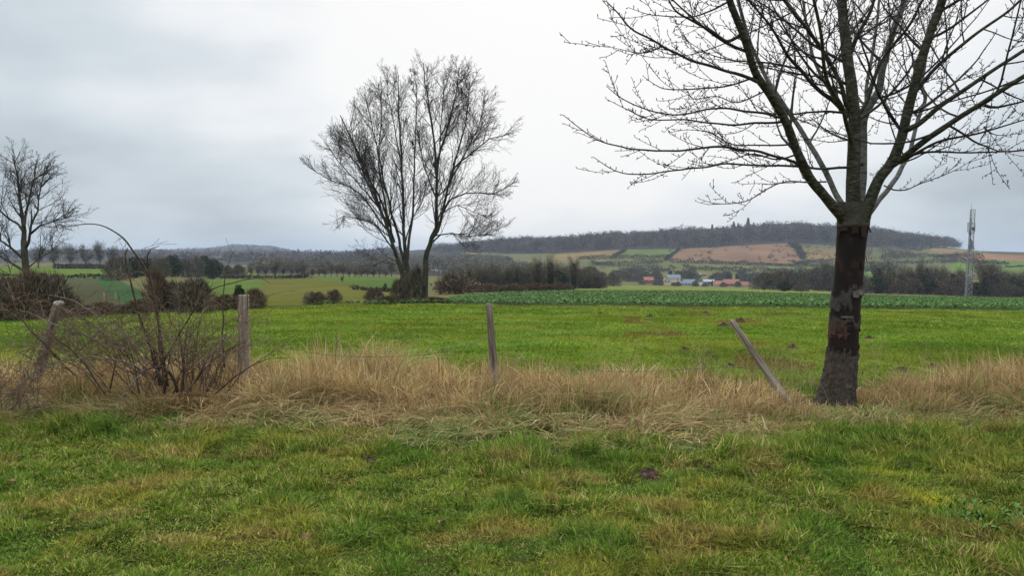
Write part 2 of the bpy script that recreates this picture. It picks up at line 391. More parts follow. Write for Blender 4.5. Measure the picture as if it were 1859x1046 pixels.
# ------------------------------------------------------------------ tubes and branches
class TB:
    def __init__(s): s.v = []; s.f = []; s.n = 0
    def tube(s, pts, rad, k=5, cap=True):
        n = len(pts)
        if n < 2: return
        t0 = (pts[1]-pts[0]).normalized(); ref = Vector((0, 0, 1)) if abs(t0.z) < .9 else Vector((1, 0, 0))
        u = t0.cross(ref).normalized(); prev = t0
        cs = [(math.cos(2*math.pi*i/k), math.sin(2*math.pi*i/k)) for i in range(k)]
        b0 = s.n
        for i in range(n):
            t = (pts[min(i+1, n-1)]-pts[max(i-1, 0)])
            t = t.normalized() if t.length > 1e-9 else prev
            u = (u-t*u.dot(t)); u = u.normalized() if u.length > 1e-6 else t.orthogonal().normalized()
            w = t.cross(u); p = pts[i]; r_ = rad[i]
            for c_, s_ in cs:
                q = p+u*(c_*r_)+w*(s_*r_); s.v.append((q.x, q.y, q.z))
            prev = t
        s.n += n*k
        for i in range(n-1):
            a = b0+i*k
            for j in range(k):
                j2 = (j+1) % k; s.f.append((a+j, a+j2, a+k+j2, a+k+j))
        if cap and k == 4 or cap and k > 4 and rad[-1] > 0.02:
            a = b0+(n-1)*k
            for j in range(1, k-2, 2): s.f.append((a, a+j, a+j+1, a+j+2))
    def build(s, name, mat, parent=None, loc=None, origin=None, smooth=True):
        V = np.array(s.v)
        if origin is not None: V = V-np.array(origin)[None]
        me_ = np_mesh(name, V, np.array(s.f), mat, None, smooth)
        return link_mesh(name, me_, parent, loc)
def catmull(pts, rad, seg):
    """resample a control polyline smoothly"""
    if len(pts) < 3: 
        n = max(2, int((pts[1]-pts[0]).length/seg)+1)
        return [pts[0].lerp(pts[1], i/n) for i in range(n+1)], [rad[0]+(rad[1]-rad[0])*i/n for i in range(n+1)]
    P_ = [pts[0]*2-pts[1]]+list(pts)+[pts[-1]*2-pts[-2]]; o = []; ro = []
    for i in range(1, len(P_)-2):
        a, b, c, d = P_[i-1], P_[i], P_[i+1], P_[i+2]; n = max(1, int((c-b).length/seg))
        for j in range(n):
            t = j/n
            o.append(0.5*((2*b)+(c-a)*t+(2*a-5*b+4*c-d)*t*t+(3*b-a-3*c+d)*t*t*t))
            ro.append(rad[i-1]+(rad[i]-rad[i-1])*t)
    o.append(pts[-1]); ro.append(rad[-1]); return o, ro
def rnd_perp(d, rng):
    q = Vector((rng.gauss(0, 1), rng.gauss(0, 1), rng.gauss(0, 1))); q = q-d*q.dot(d)
    return q.normalized() if q.length > 1e-6 else d.orthogonal().normalized()
def sides(r_): return 3 if r_ < 0.012 else 5 if r_ < 0.035 else 8 if r_ < .08 else 12
def grow(tb, p, d, ln, r_, lev, c, rng):
    seg = c['seg'][lev]; n = max(3, int(ln/seg)); st = ln/n; pts = [p.copy()]; rr = [r_]; d = d.normalized()
    rmin = c['rmin']; up = c['up'][lev]; wob = c['wob'][lev]; env = c.get('env')
    for i in range(n):
        d = (d+Vector((rng.gauss(0, wob), rng.gauss(0, wob), rng.gauss(0, wob)+up*st))).normalized()
        p = p+d*st
        if env and lev == 0 and i > 2 and not env(p): break
        pts.append(p); rr.append(max(rmin, r_*(1-0.8*(i+1)/n)))
    if len(pts) < 2: return
    tb[min(lev, len(tb)-1)].tube(pts, rr, c['k'][lev])
    if lev+1 >= len(c['seg']): return
    m = c['nch'][lev]*len(pts)/(n+1)
    m = int(m)+(1 if rng.random() < m-int(m) else 0)
    for q in range(m):
        t = (q+0.4+0.6*rng.random())/m*(len(pts)-1); i = min(len(pts)-2, int(t)); pp = pts[i].lerp(pts[i+1], t-i)
        dd = (pts[i+1]-pts[i]).normalized(); a = R(c['ang'][lev]*(0.75+0.5*rng.random()))
        nd = dd*math.cos(a)+rnd_perp(dd, rng)*math.sin(a)
        f_ = t/(len(pts)-1)
        grow(tb, pp, nd, ln*c['lr'][lev]*(1.15-0.6*f_)*(0.7+0.5*rng.random()), max(rmin, rr[i]*c['rr']), lev+1, c, rng)

# leaf clump / twig fuzz builders (numpy)
def tri_cloud(C, size, rs, elong=1.0, up=0.0):
    n = len(C); d = rs.normal(size=(n, 3)); d[:, 2] += up; d /= np.linalg.norm(d, axis=1)[:, None]
    e2 = np.cross(d, rs.normal(size=(n, 3))); e2 /= np.linalg.norm(e2, axis=1)[:, None]
    s_ = np.asarray(size).reshape(-1, 1)
    a = C-e2*s_*0.5-d*s_*elong*.5; b = C+e2*s_*.5-d*s_*elong*.5; c = C+d*s_*elong*.5
    V = np.stack([a, b, c], 1).reshape(-1, 3); return V, np.arange(3*n).reshape(-1, 3)
def sticks(A, B, w, rs):
    """thin two-sided triangles from A (base, width w) to B (tip)"""
    d = B-A; e = np.cross(d, rs.normal(size=d.shape)); e /= (np.linalg.norm(e, axis=1)[:, None]+1e-9)
    w = np.asarray(w).reshape(-1, 1)
    V = np.stack([A-e*w/2, A+e*w/2, B], 1).reshape(-1, 3); return V, np.arange(3*len(A)).reshape(-1, 3)

# ------------------------------------------------------------------ grass
def blade_mesh(name, X, Y, hgt, wid, lean, ldir, colr, mat, S=2, bend=1.0, z=None, zoff=-0.01):
    n = len(X); Z = (H(X, Y) if z is None else z)+zoff
    side = _rs.rand(n)*2*math.pi; sx, sy = np.cos(side), np.sin(side); dx, dy = np.cos(ldir), np.sin(ldir)
    V = np.zeros((n, 2*S+1, 3), np.float32)
    for k_ in range(S+1):
        t = k_/S; off = hgt*lean*(t**(1+bend)); up_ = hgt*(t-0.45*np.clip(lean, 0, 1.3)*t*t)
        cx, cy, cz = X+dx*off, Y+dy*off, Z+up_
        if k_ == S: V[:, 2*S] = np.stack([cx, cy, cz], -1)
        else:
            w = wid*0.5*(1-0.35*t)
            V[:, 2*k_] = np.stack([cx-sx*w, cy-sy*w, cz], -1); V[:, 2*k_+1] = np.stack([cx+sx*w, cy+sy*w, cz], -1)
    b = (np.arange(n)*(2*S+1))[:, None]; fs = []
    for k_ in range(S-1):
        fs.append(np.concatenate([b+2*k_, b+2*k_+1, b+2*k_+3], 1)); fs.append(np.concatenate([b+2*k_, b+2*k_+3, b+2*k_+2], 1))
    fs.append(np.concatenate([b+2*S-2, b+2*S-1, b+2*S], 1))
    return np_mesh(name, V.reshape(-1, 3), np.concatenate(fs, 0), mat, np.repeat(colr, 2*S+1, axis=0), True)
def pick(pal, w, n, t=None):
    pal = np.array(pal); i = _rs.choice(len(pal), n, p=np.array(w)/sum(w)); return pal[i]
def stuff(name, me_, label, cat): return tag(link_mesh(name, me_), label, cat, kind='stuff')

def sector(n, d0, d1, power, half=0.80):
    """points in the wedge of view (a bit wider); density ~ d^(power)"""
    u_ = _rs.rand(n)
    if abs(power+2) < 1e-6: d = d0*(d1/d0)**u_
    else: k_ = power+2; d = (d0**k_+u_*(d1**k_-d0**k_))**(1/k_)
    x = (_rs.rand(n)*2-1)*half*d; return x, d
# strip of long dead grass along the fence: front and back edges as functions of x
STF = itp([(-8,6.9),(-4.5,6.9),(-3.5,6.75),(-2.5,6.55),(-1.2,6.2),(0,5.95),(1.2,5.9),(2.2,6.0),(3.0,6.3),(4.0,6.6),(5.2,6.9),(8,7.2)])
STB = itp([(-8,9.2),(-4,9.2),(-2,9.3),(0,9.0),(2,8.7),(3.5,8.5),(5,8.9),(8,9.2)])
# 1 lawn
n = 560000; X, Y = sector(n, 2.6, 9.6, -2.0, 1.0); X = X*.70+np.sign(X)*_rs.rand(n)*0; X = np.where(_rs.rand(n) < .16, (_rs.rand(n)*2-1)*(.72*Y+1.9), X*1.07)
t1 = fbm(X*1.5, Y*1.8, 21, 4); t2 = fbm(X*5, Y*6, 31, 3); t3 = fbm(X*0.6+5, Y*0.9, 41, 3)
ins = (Y > STF(X)+0.35) & (Y < STB(X)-.2)
keep = ~(ins & (_rs.rand(n) < 0.55)); 
hg = (0.040+0.036*sstep(t1, .3, .7))*(0.65+.8*_rs.rand(n))*(0.6+0.8*sstep(t2, .35, .65))
edge = np.exp(-((Y-STF(X)+0.1)/0.35)**2); hg *= 1+0.8*edge
ld = fbm(X*2.6, Y*3.2, 51, 2)*14+_rs.normal(size=n)*1.3
c = pick([(0.13,0.22,0.022),(0.185,0.285,0.04),(0.27,0.35,0.075),(0.08,0.155,0.02),(0.38,0.35,0.12),(0.46,0.38,0.20)], [28,26,16,13,11,6], n)
yel = sstep(fbm(X*2.0+9, Y*2.8, 61, 4), .48, .66)[:, None]; c = c*(1-yel*.55)+np.array((0.31,0.31,0.06))[None]*yel*.55
dk = sstep(fbm(X*2.2+3, Y*3.0, 71, 4), .50, .64)[:, None]; c = c*(1-dk*.5)+np.array((0.085,0.21,0.03))[None]*dk*.5
brn = (sstep(fbm(X*2.1+5, Y*3.4, 41, 4), .635, .72)*.45)[:, None]*(_rs.rand(n) < .8)[:, None]; c = c*(1-brn)+np.array((0.42,0.29,0.13))[None]*brn
moss = (np.exp(-(((X-2.77)/0.15)**2+((Y-4.70)/0.13)**2))+.5*np.exp(-(((X-2.75)/0.16)**2+((Y-5.3)/0.12)**2)))[:, None]; c = c*(1-moss*.9)+np.array((0.62,0.62,0.04))[None]*moss*.9
hg *= (1-moss[:, 0]*.6)
c *= (0.58+1.25*_rs.rand(n)**1.5)[:, None]*np.array((.97, .87, .8))*(.8+.4*fbm(X*7, Y*9, 19, 2))[:, None]
kk = keep
stuff('grass', blade_mesh('grass', X[kk], Y[kk], hg[kk], (0.0055+0.0055*_rs.rand(n))[kk]*(0.75+Y[kk]/14), (0.2+1.1*_rs.rand(n)**1.3)[kk], ld[kk], c[kk], M['grass'], 2),
      'short green and yellowish grass of the lawn in the foreground', 'grass')
# 2 pasture
n = 330000; X, Y = sector(n, 8.6, 46, -2.0, 0.80)
px = CX+F*X/Y; R2x = np.interp(px, PXC[:len(fine)], R2[:len(fine)])
t1 = fbm(X*0.8, Y*0.8, 22, 3); t2 = fbm(X*2.5, Y*2.5, 32, 3)
kk = (Y < R2x*0.995) & (t2 > 0.24)
hg = (0.035+0.05*sstep(t1, .3, .7))*(0.6+.8*_rs.rand(n))*(0.85+Y/60)
c = pick([(0.135,0.225,0.018),(0.185,0.285,0.028),(0.25,0.34,0.05),(0.10,0.18,0.018),(0.33,0.32,0.08)], [34,28,14,12,9], n)
c = c*(.70+.6*fbm(X*.35, Y*.6, 66, 4))[:, None]*(.8+.4*fbm(X*3, Y*3, 67, 2))[:, None]; yel = sstep(fbm(X*.22+9, Y*.4, 62, 3), .45, .7)[:, None]; c = c*(1-yel*.5)+np.array((0.29,0.28,0.035))[None]*yel*.5
dk = sstep(fbm(X*.7+3, Y*.9, 72, 3), .52, .68)[:, None]; c = c*(1-dk*.45)+np.array((0.075,0.19,0.022))[None]*dk*.45
nr = (1-sstep(Y, 8.8, 10.5))[:, None]*0.25; c = c*(1-nr)+np.array((0.24,0.22,0.10))[None]*nr
tear = np.exp(-((Y-(R2x-2.2))/1.3)**2)*sstep(fbm(X*.9, Y*.5, 82, 3), .50, .62)*((px > 900) & (px < 1400)); tear = np.maximum(tear, sstep(fbm(X*1.1, Y*.55, 83, 4), .60, .68)*.9*((px > 1130) & (px < 1480) & (Y > 10)))[:, None]
c = c*(1-tear*.85)+np.array((0.22,0.12,0.045))[None]*tear*.85
c *= (0.8+.4*_rs.rand(n))[:, None]
ld = fbm(X*.5, Y*.5, 52, 2)*10+_rs.normal(size=n)*.9
stuff('pasture_grass', blade_mesh('pasture_grass', X[kk], Y[kk], hg[kk], (0.0016*(Y**0.95)*(0.7+.8*_rs.rand(n)))[kk], (0.4+.9*_rs.rand(n))[kk], ld[kk], c[kk], M['grass'], 2),
      'bright green grass covering the pasture beyond the fence line', 'grass')
# 3 long dead grass: tussocks of bent straw
def straw(n_t, per):
    x = (_rs.rand(n_t)*2-1)*8.2; f_ = _rs.rand(n_t); y = STF(x)+(STB(x)-STF(x))*f_
    dens = fbm(x*1.1, y*1.5, 23, 3); k_ = dens > 0.38; x, y, f_, dens = x[k_], y[k_], f_[k_], dens[k_]
    tall = (0.18+0.40*np.sin(np.clip(f_*1.25, 0, 1)*math.pi/2)*(0.55+.9*sstep(dens, .33, .7)))
    prof = np.interp(x, [-8,-5,-3.2,-2.2,-1.6,-0.8,0,0.6,1.2,1.6,2.4,3.2,4.2,5.5,8], [.7,.72,.8,.88,.92,.8,.78,.82,.80,.64,.50,.20,.45,.82,.88])
    tall = tall*prof
    tall = tall*(.75+.5*_rs.rand(len(x)))
    td = np.where(_rs.rand(len(x)) < .72, _rs.normal(size=len(x))*.7-1.2+(fbm(x*.8, y*.8, 33, 2)-.5)*5, _rs.rand(len(x))*6.28)
    tl = 0.25+.75*_rs.rand(len(x)); tl = np.where(f_ < .35, tl+.5, tl)
    ii = np.repeat(np.arange(len(x)), per); m = len(ii)
    ox = _rs.normal(size=m); oy = _rs.normal(size=m); X = x[ii]+ox*.085; Y = y[ii]+oy*.07
    hg = tall[ii]*(.45+.75*_rs.rand(m)); lean = np.clip(tl[ii]+_rs.normal(size=m)*.3, .05, 1.6); ld = np.where(_rs.rand(m) < .6, td[ii]+_rs.normal(size=m)*.4, np.arctan2(oy, ox))
    hue = fbm(x*.7, y*1.0, 43, 3)[ii]
    tk = _rs.rand(len(x)); c = pick([(0.60,0.44,0.20),(0.48,0.33,0.145),(0.72,0.57,0.32),(0.32,0.205,0.10),(0.18,0.115,0.06)], [30,30,18,14,8], m)*(.62+.6*tk[ii])[:, None]
    red = sstep(hue, .5, .68)[:, None]*.5; c = c*(1-red)+np.array((0.42,0.28,0.14))[None]*red
    gr = np.clip((0.50-f_[ii])*1.8+(fbm(X*1.4, Y*1.4, 53, 2)-.5)*1.1-.12+np.interp(X, [-6,2.4,3,4.5,6], [0,0,.05,.1,.1]), 0, .8)
    isg = (_rs.rand(m) < gr)[:, None]; c = np.where(isg, pick([(0.13,0.22,0.045),(0.24,0.29,0.08),(0.32,0.32,0.11)], [3,3,3], m), c)
    c = c*(.75+.5*_rs.rand(m))[:, None]
    return X, Y, hg, lean, ld, c
m2 = 5200
def _cat(a, b): return np.concatenate([a, b])
X, Y, hg, lean, ld, c = straw(1350, 70)
hx = 3.48+_rs.normal(size=m2)*.42; hy = 7.22+_rs.normal(size=m2)*.16; X = _cat(X, hx); Y = _cat(Y, hy); hg = _cat(hg, .05+.13*_rs.rand(m2)); lean = _cat(lean, .4+.9*_rs.rand(m2)); ld = _cat(ld, _rs.rand(m2)*6.28)
c = _cat(c, pick([(0.15,0.25,0.05),(0.28,0.31,0.09),(0.52,0.40,0.19),(0.36,0.25,0.12),(0.10,0.16,0.03)], [3,2,5,3,2], m2))
stuff('dry_grass', blade_mesh('dry_grass', X, Y, hg, 0.005+0.006*_rs.rand(len(X)), lean, ld, c, M['straw'], 4, 1.1),
      'long dead straw-coloured grass growing in a strip along the old fence', 'grass')
# seed heads standing above the strip and scattered out in the pasture
n = 1500; X = (_rs.rand(n)*2-1)*8; Y = 7.6+_rs.rand(n)*2.6; kk = fbm(X*1.2, Y*.6, 24, 2) > .42; X, Y = X[kk], Y[kk]; n = len(X)
stuff('tall_stalks', blade_mesh('tall_stalks', X, Y, .45+.35*_rs.rand(n), np.full(n, .0045), .15+.5*_rs.rand(n), _rs.rand(n)*6.28,
      pick([(0.42,0.33,0.18),(0.30,0.24,0.12),(0.24,0.25,0.10)], [3,2,2], n), M['straw'], 4, 1.0), 'thin pale grass stalks rising above the dead grass strip', 'grass')
# 4 crop leaves
n = 85000; X, Y = sector(n, 34, 165, -1.35, .80); px = CX+F*X/Y
ra = np.interp(px, PXC[:len(fine)], R2[:len(fine)]); rb = np.interp(px, PXC[:len(fine)], R3[:len(fine)])
kk = (Y > ra*1.003+.1*_rs.rand(n)) & (Y < rb*0.995) & (px > 560) & ((_rs.rand(n) < .55+1.2*(fbm(X*.25, Y*.25, 88, 3)-.35))); X, Y = X[kk], Y[kk]; n = len(X)
ii = np.repeat(np.arange(n), 5); m = len(ii); a = _rs.rand(m)*6.28; ln = (.075+.085*_rs.rand(m))*(1+Y[ii]/200)
cx = X[ii]+np.cos(a)*ln*.45; cy = Y[ii]+np.sin(a)*ln*.45; gz = H(X, Y)[ii]; cz = gz+.12+.13*_rs.rand(m)
tilt = (_rs.rand(m)-.25)*1.0; dx, dy, dz = np.cos(a)*np.cos(tilt)*ln/2, np.sin(a)*np.cos(tilt)*ln/2, np.sin(tilt)*ln/2
wx, wy = -np.sin(a)*ln*.38, np.cos(a)*ln*.38
C = np.stack([cx, cy, cz], -1); Dv = np.stack([dx, dy, dz], -1); Wv = np.stack([wx, wy, (_rs.rand(m)-.5)*ln*.3], -1)
V = np.stack([C-Dv, C+Wv, C+Dv, C-Wv], 1).reshape(-1, 3)
c = pick([(0.06,0.135,0.025),(0.09,0.18,0.04),(0.18,0.28,0.09),(0.035,0.08,0.016)], [4,4,2,3], m)*(.8+.4*_rs.rand(m))[:, None]
stuff('crop_plants', np_mesh('crop_plants', V, np.arange(4*m).reshape(-1, 4), M['leaf'], np.repeat(c, 4, 0), False),
      'broad bluish green crop leaves covering the field beyond the pasture', 'crop plants')


# ------------------------------------------------------------------ background vegetation prototypes
def fuzz_col(n, pal, w=None, jit=.25):
    return pick(pal, w or [1]*len(pal), n)*(1-jit+2*jit*_rs.rand(n))[:, None]
def mesh_tris(name, V, Fa, c_per_tri, mat='far'):
    return np_mesh(name, V, Fa, M[mat], np.repeat(c_per_tri, 3, 0))
BROWN = [(0.095,0.076,0.054),(0.15,0.12,0.085),(0.055,0.044,0.034),(0.19,0.16,0.12)]
OLIVE = [(0.12,0.11,0.065),(0.16,0.145,0.09),(0.07,0.062,0.04)]
IVY = [(0.022,0.032,0.014),(0.035,0.048,0.02),(0.05,0.06,0.03)]
REDB = [(0.13,0.09,0.062),(0.075,0.054,0.038),(0.18,0.13,0.09)]
PROTO = {}
def proto_tree(key, seed, pal, ivy=False, n=2600, spread=1.0, balls=0):
    """10 m high bare tree: trunk with limbs, crown of fine twigs, ivy or mistletoe as its own part"""
    rng = random.Random(seed); tb = TB(); ends = []
    hts = 3.0+rng.random()*1.2
    tb.tube([Vector((0, 0, -.3)), Vector((.05, 0, hts*.5)), Vector((-.05, .03, hts))], [.26, .2, .16], 6)
    tips = []
    for i in range(9):
        a = i*2.4+rng.random(); el_ = .5+.9*rng.random(); ln = 3.0+2.8*rng.random()
        d = Vector((math.cos(a)*math.cos(el_)*spread, math.sin(a)*math.cos(el_)*spread, math.sin(el_))); p = Vector((0, 0, hts*(.55+.45*rng.random())))
        pts = [p]; 
        for q in range(5):
            d = (d+Vector((rng.gauss(0, .16), rng.gauss(0, .16), .10))).normalized(); p = p+d*ln/5; pts.append(p)
            tips.append((p, d, q))
        tb.tube(pts, [.10, .08, .06, .045, .03, .02], 4)
    me_t = np_mesh('trunk', np.array(tb.v), np.array(tb.f), M['ash'], None, True)
    i = _rs.randint(len(tips), size=n); P0 = np.array([tips[q][0] for q in i]); D0 = np.array([tips[q][1] for q in i])
    A = P0+_rs.normal(size=(n, 3))*.55; dd = D0*.8+_rs.normal(size=(n, 3))*.55; dd[:, 2] += .35
    A[:, 2] = np.maximum(A[:, 2], 1.2); dd /= np.linalg.norm(dd, axis=1)[:, None]
    Bp = A+dd*(.5+.9*_rs.rand(n))[:, None]
    sc = 10.0/np.percentile(Bp[:, 2], 99.5); A[:, 2] *= sc; Bp[:, 2] *= sc
    V, Fa = sticks(A, Bp, .05+.05*_rs.rand(n), _rs); c = fuzz_col(n, pal)
    me_c = mesh_tris('crown', V, Fa, c); me_i = None
    if ivy:
        m = 1500; t = _rs.rand(m); a = _rs.rand(m)*6.28; rr = (.35+.75*np.sin(t*3.0)+.3*vnoise(t*7, a))*_rs.rand(m)**.4
        C = np.stack([np.cos(a)*rr, np.sin(a)*rr, t*7.0], -1)
        j = _rs.randint(len(tips), size=600); C2 = np.array([tips[q][0]*.75 for q in j])+_rs.normal(size=(600, 3))*.3
        V, Fa = tri_cloud(np.concatenate([C, C2]), .30+.2*_rs.rand(m+600), _rs); me_i = mesh_tris('ivy', V, Fa, fuzz_col(m+600, IVY))
    if balls:
        cs = []
        for q in range(balls):
            p = tips[rng.randrange(len(tips))]; k_ = 60; cc = np.array(p[0])*np.array([1, 1, sc])
            cs.append(cc+_rs.normal(size=(k_, 3))*.17)
        C = np.concatenate(cs); V, Fa = tri_cloud(C, .22+.1*_rs.rand(len(C)), _rs); me_i = mesh_tris('mistletoe', V, Fa, fuzz_col(len(C), [(0.03,0.035,0.02),(0.045,0.045,0.025)]))
    PROTO[key] = [('trunk', me_t), ('crown', me_c)]+([('ivy' if ivy else 'mistletoe', me_i)] if me_i else [])
def proto_bush(key, seed, pal, n=1700, dens=1.0, dome=.5):
    """rounded leafless shrub, 1 m high, 1 m wide: stems and twig mass"""
    rs = np.random.RandomState(seed); a = rs.rand(n)*6.28; u_ = rs.rand(n)**.5; ph = rs.rand(n)
    z = ph**.8; rad = .5*u_*np.sqrt(np.clip(1-(np.clip(z-.35, 0, 1)/.68)**2, 0, 1))*(.8+.45*vnoise(a*1.2+seed, z*3, seed))
    C = np.stack([np.cos(a)*rad, np.sin(a)*rad, z*.9*(.8+.3*vnoise(np.cos(a)*rad*5+9, np.sin(a)*rad*5, seed+1))], -1)
    out_ = C.copy(); out_[:, 2] = out_[:, 2]*.8+.25; out_ += rs.normal(size=(n, 3))*.35; out_ /= np.linalg.norm(out_, axis=1)[:, None]
    if key.startswith('ivy'):
        q_ = rs.normal(size=(n, 3)); q_ /= np.linalg.norm(q_, axis=1)[:, None]; q_ *= (rs.rand(n)**.4*(.75+.45*vnoise(q_[:, 0]*2.5+9, q_[:, 2]*2.5+5, seed)))[:, None]; C = q_*np.array((.5, .5, .5))+np.array((0, 0, .5))
    if key.startswith('ivy'): V, Fa = tri_cloud(C, .05+.04*rs.rand(n), rs)
    else: V, Fa = sticks(C-out_*.05, C+out_*(.10+.12*rs.rand(n))[:, None], .012+.014*rs.rand(n), rs)
    PROTO[key] = [('crown', mesh_tris('crown', V, Fa, fuzz_col(n, pal)))]
    tb = TB(); rng = random.Random(seed)
    for q in range(9):
        aa = rng.random()*6.28; e_ = .3+rng.random()*.3
        tb.tube([Vector((0, 0, -.03)), Vector((math.cos(aa)*e_*.4, math.sin(aa)*e_*.4, .35)), Vector((math.cos(aa)*e_, math.sin(aa)*e_, .75))], [.018, .012, .006], 4)
    PROTO[key].append(('stems', np_mesh('stems', np.array(tb.v), np.array(tb.f), M['bramble'], None, True)))
def proto_conifer(key, seed):
    rs = np.random.RandomState(seed); n = 2200; t = rs.rand(n)**.8; a = rs.rand(n)*6.28
    rr = (1-t)*1.9*(.55+.45*((t*14) % 1))*rs.rand(n)**.35; C = np.stack([np.cos(a)*rr, np.sin(a)*rr, .5+t*9.4], -1)
    V, Fa = tri_cloud(C, .35+.2*rs.rand(n), rs, 1.3); tb = TB(); tb.tube([Vector((0, 0, -.3)), Vector((0, 0, 9.5))], [.2, .04], 5)
    PROTO[key] = [('trunk', np_mesh('trunk', np.array(tb.v), np.array(tb.f), M['ash'])), ('crown', mesh_tris('crown', V, Fa, fuzz_col(n, [(0.018,0.032,0.018),(0.028,0.045,0.022),(0.035,0.052,0.03)])))]
for q in range(3): proto_tree('bare%d' % q, 10+q, BROWN)
for q in range(2): proto_tree('olive%d' % q, 20+q, OLIVE, spread=1.2)
for q in range(2): proto_tree('ivy%d' % q, 30+q, BROWN, ivy=True, n=1800)
for q in range(2): proto_tree('mist%d' % q, 40+q, [(0.13,0.115,0.10),(0.17,0.15,0.13)], n=1700, balls=26)
for q in range(3): proto_bush('bush%d' % q, 50+q, BROWN)
for q in range(2): proto_bush('redbush%d' % q, 60+q, REDB)
proto_bush('ivybush0', 70, IVY, 2600); proto_bush('olivebush0', 71, OLIVE, 2200)
proto_conifer('conifer0', 80)
HB = {'bush': 1.0, 'redb': 1.0, 'ivyb': 1.0, 'oliv': 1.0}
_cnt = [0]
def plant(key, px, yb, wpx, hpx, name, label, cat, group=None, depth=None, sink=0.0):
    """put a prototype on the ground: yb = photo row of its foot, wpx/hpx its size in photo pixels"""
    d = depth or D(px, yb); g = G(px, d); hgt = hpx*d/F; wid = wpx*d/F
    unit = 1.0 if 'bush' in key else 10.0; wu = 1.05 if 'bush' in key else (3.8 if 'conifer' in key else 8.0)
    _cnt[0] += 1; rr = random.Random(_cnt[0])
    e_ = empty(name, (g.x, g.y, g.z-sink), label, cat, group, rr.random()*6.28)
    e_.scale = (wid/wu, wid/wu, (hgt+sink)/unit)
    for nm, me_ in PROTO[key]: link_mesh(nm, me_, e_)
    return e_
T = 'tree'; S_ = 'shrub'
# --- left of the picture
MG = 'pale bare trees full of mistletoe on the far left skyline'
for px, w, h in ((70,44,44),(98,40,46),(128,40,48),(155,38,46),(182,40,52),(204,30,44)):
    plant('mist%d' % (px % 2), px, 487, w, h, 'mistletoe_tree', 'pale bare tree dotted with dark mistletoe, one of the row on the far left skyline', T, MG)
plant('bush0', 215, 509, 52, 44, 'round_shrub', 'large round brown shrub at the left end of the hedge above the dark green slope', S_)
DG = 'dark bushy trees in the hedge across the left valley'
for q, (px, w, h, yb) in enumerate(((248,44,38,505),(268,36,40,503),(290,40,36,503),(312,40,40,503),(336,44,36,504),(358,34,38,504),(372,26,40,504),(410,36,24,504),(433,30,24,504))):
    plant(('ivybush0', 'bush1', 'olivebush0')[q % 3], px, yb, w, h, 'hedge_tree', 'dark bushy tree, one of those in the hedge across the left valley', T, DG)
plant('ivy0', 342, 503, 30, 42, 'ivy_tree', 'small dark tree poking above the middle of the left valley hedge', T)
plant('ivybush0', 388, 507, 32, 36, 'round_tree', 'dense dark green round tree at the right end of the left valley hedge', T)
plant('bare0', 500, 506, 34, 38, 'bare_tree', 'dark bare tree in the middle of the hedge along the pale meadow', T)
plant('bare1', 549, 506, 30, 34, 'bare_tree', 'dark bare tree at the right end of the hedge along the pale meadow', T)
HGp = 'bare trees standing in the hedge along the far side of the pale meadow'
for q, px in enumerate((455,468,482,515,530,541)):
    plant('bare%d' % (q % 3), px, 503, 22, 26, 'bare_tree', 'small bare tree, one of the row standing in the hedge along the pale meadow', T, HGp)
plant('bush2', 350, 568, 74, 62, 'large_shrub', 'big dark brown shrub right of centre in the thicket on the left pasture edge', S_)
plant('ivybush0', 362, 567, 34, 60, 'ivy_shrub', 'tall dark ivy-green shrub at the right end of the left thicket', S_)
plant('bush1', 305, 568, 70, 64, 'large_shrub', 'tangled brown shrub in the middle of the thicket behind the thorny bramble', S_)
plant('redbush0', 285, 569, 50, 84, 'tall_shrub', 'tall reddish brown shrub rising behind the thorny bramble bush', S_)
plant('redbush1', 410, 565, 70, 30, 'low_shrub', 'low reddish brown bush just left of the upright square post top', S_)
plant('ivybush0', 433, 563, 22, 46, 'ivy_shrub', 'small dark ivy lump rising directly behind the square post', S_)
plant('redbush0', 462, 562, 46, 40, 'low_shrub', 'reddish brown bush on the pasture edge just right of the square post', S_)
BR = 'brown thickets along the left edge of the pasture'
for q, (px, w, h, yb) in enumerate(((-30,80,84,584),(12,84,86,583),(48,80,92,583),(85,86,84,581),(118,60,50,579),(150,60,24,577),(182,66,28,575),(215,60,20,573),(248,56,30,572))):
    plant(('redbush0','bush0','redbush1','bush2')[q % 4], px, yb, w, h, 'thicket_shrub', 'leafless brown thicket shrub, one of the mass on the left pasture edge', S_, BR)
plant('bush1', 572, 554, 50, 26, 'small_shrub', 'small brown shrub, leftmost of three beyond the pasture left of the twin trees', S_)
plant('bush2', 606, 552, 32, 26, 'small_shrub', 'small brown shrub, middle one of three beyond the pasture left of the twin trees', S_)
plant('bush0', 680, 551, 40, 28, 'small_shrub', 'small brown shrub, nearest to the foot of the twin bare trees', S_)
plant('bare2', 621, 514, 8, 14, 'sapling', 'tiny lone tree standing in the green meadow left of the twin trees', T)
plant('olivebush0', 699, 527, 8, 13, 'sapling', 'tiny bushy green sapling in the meadow just left of the twin trees', T)
OR = 'small bare trees in the row along the top of the green meadow'
for q, px in enumerate(range(568, 722, 11)):
    plant('bare%d' % (q % 3), px, 502+random.Random(q).random()*2, 16+random.Random(q+7).random()*16, 15+random.Random(q+90).random()*17, 'bare_tree', 'small bare tree, one of the long row at the top of the green meadow', T, OR)
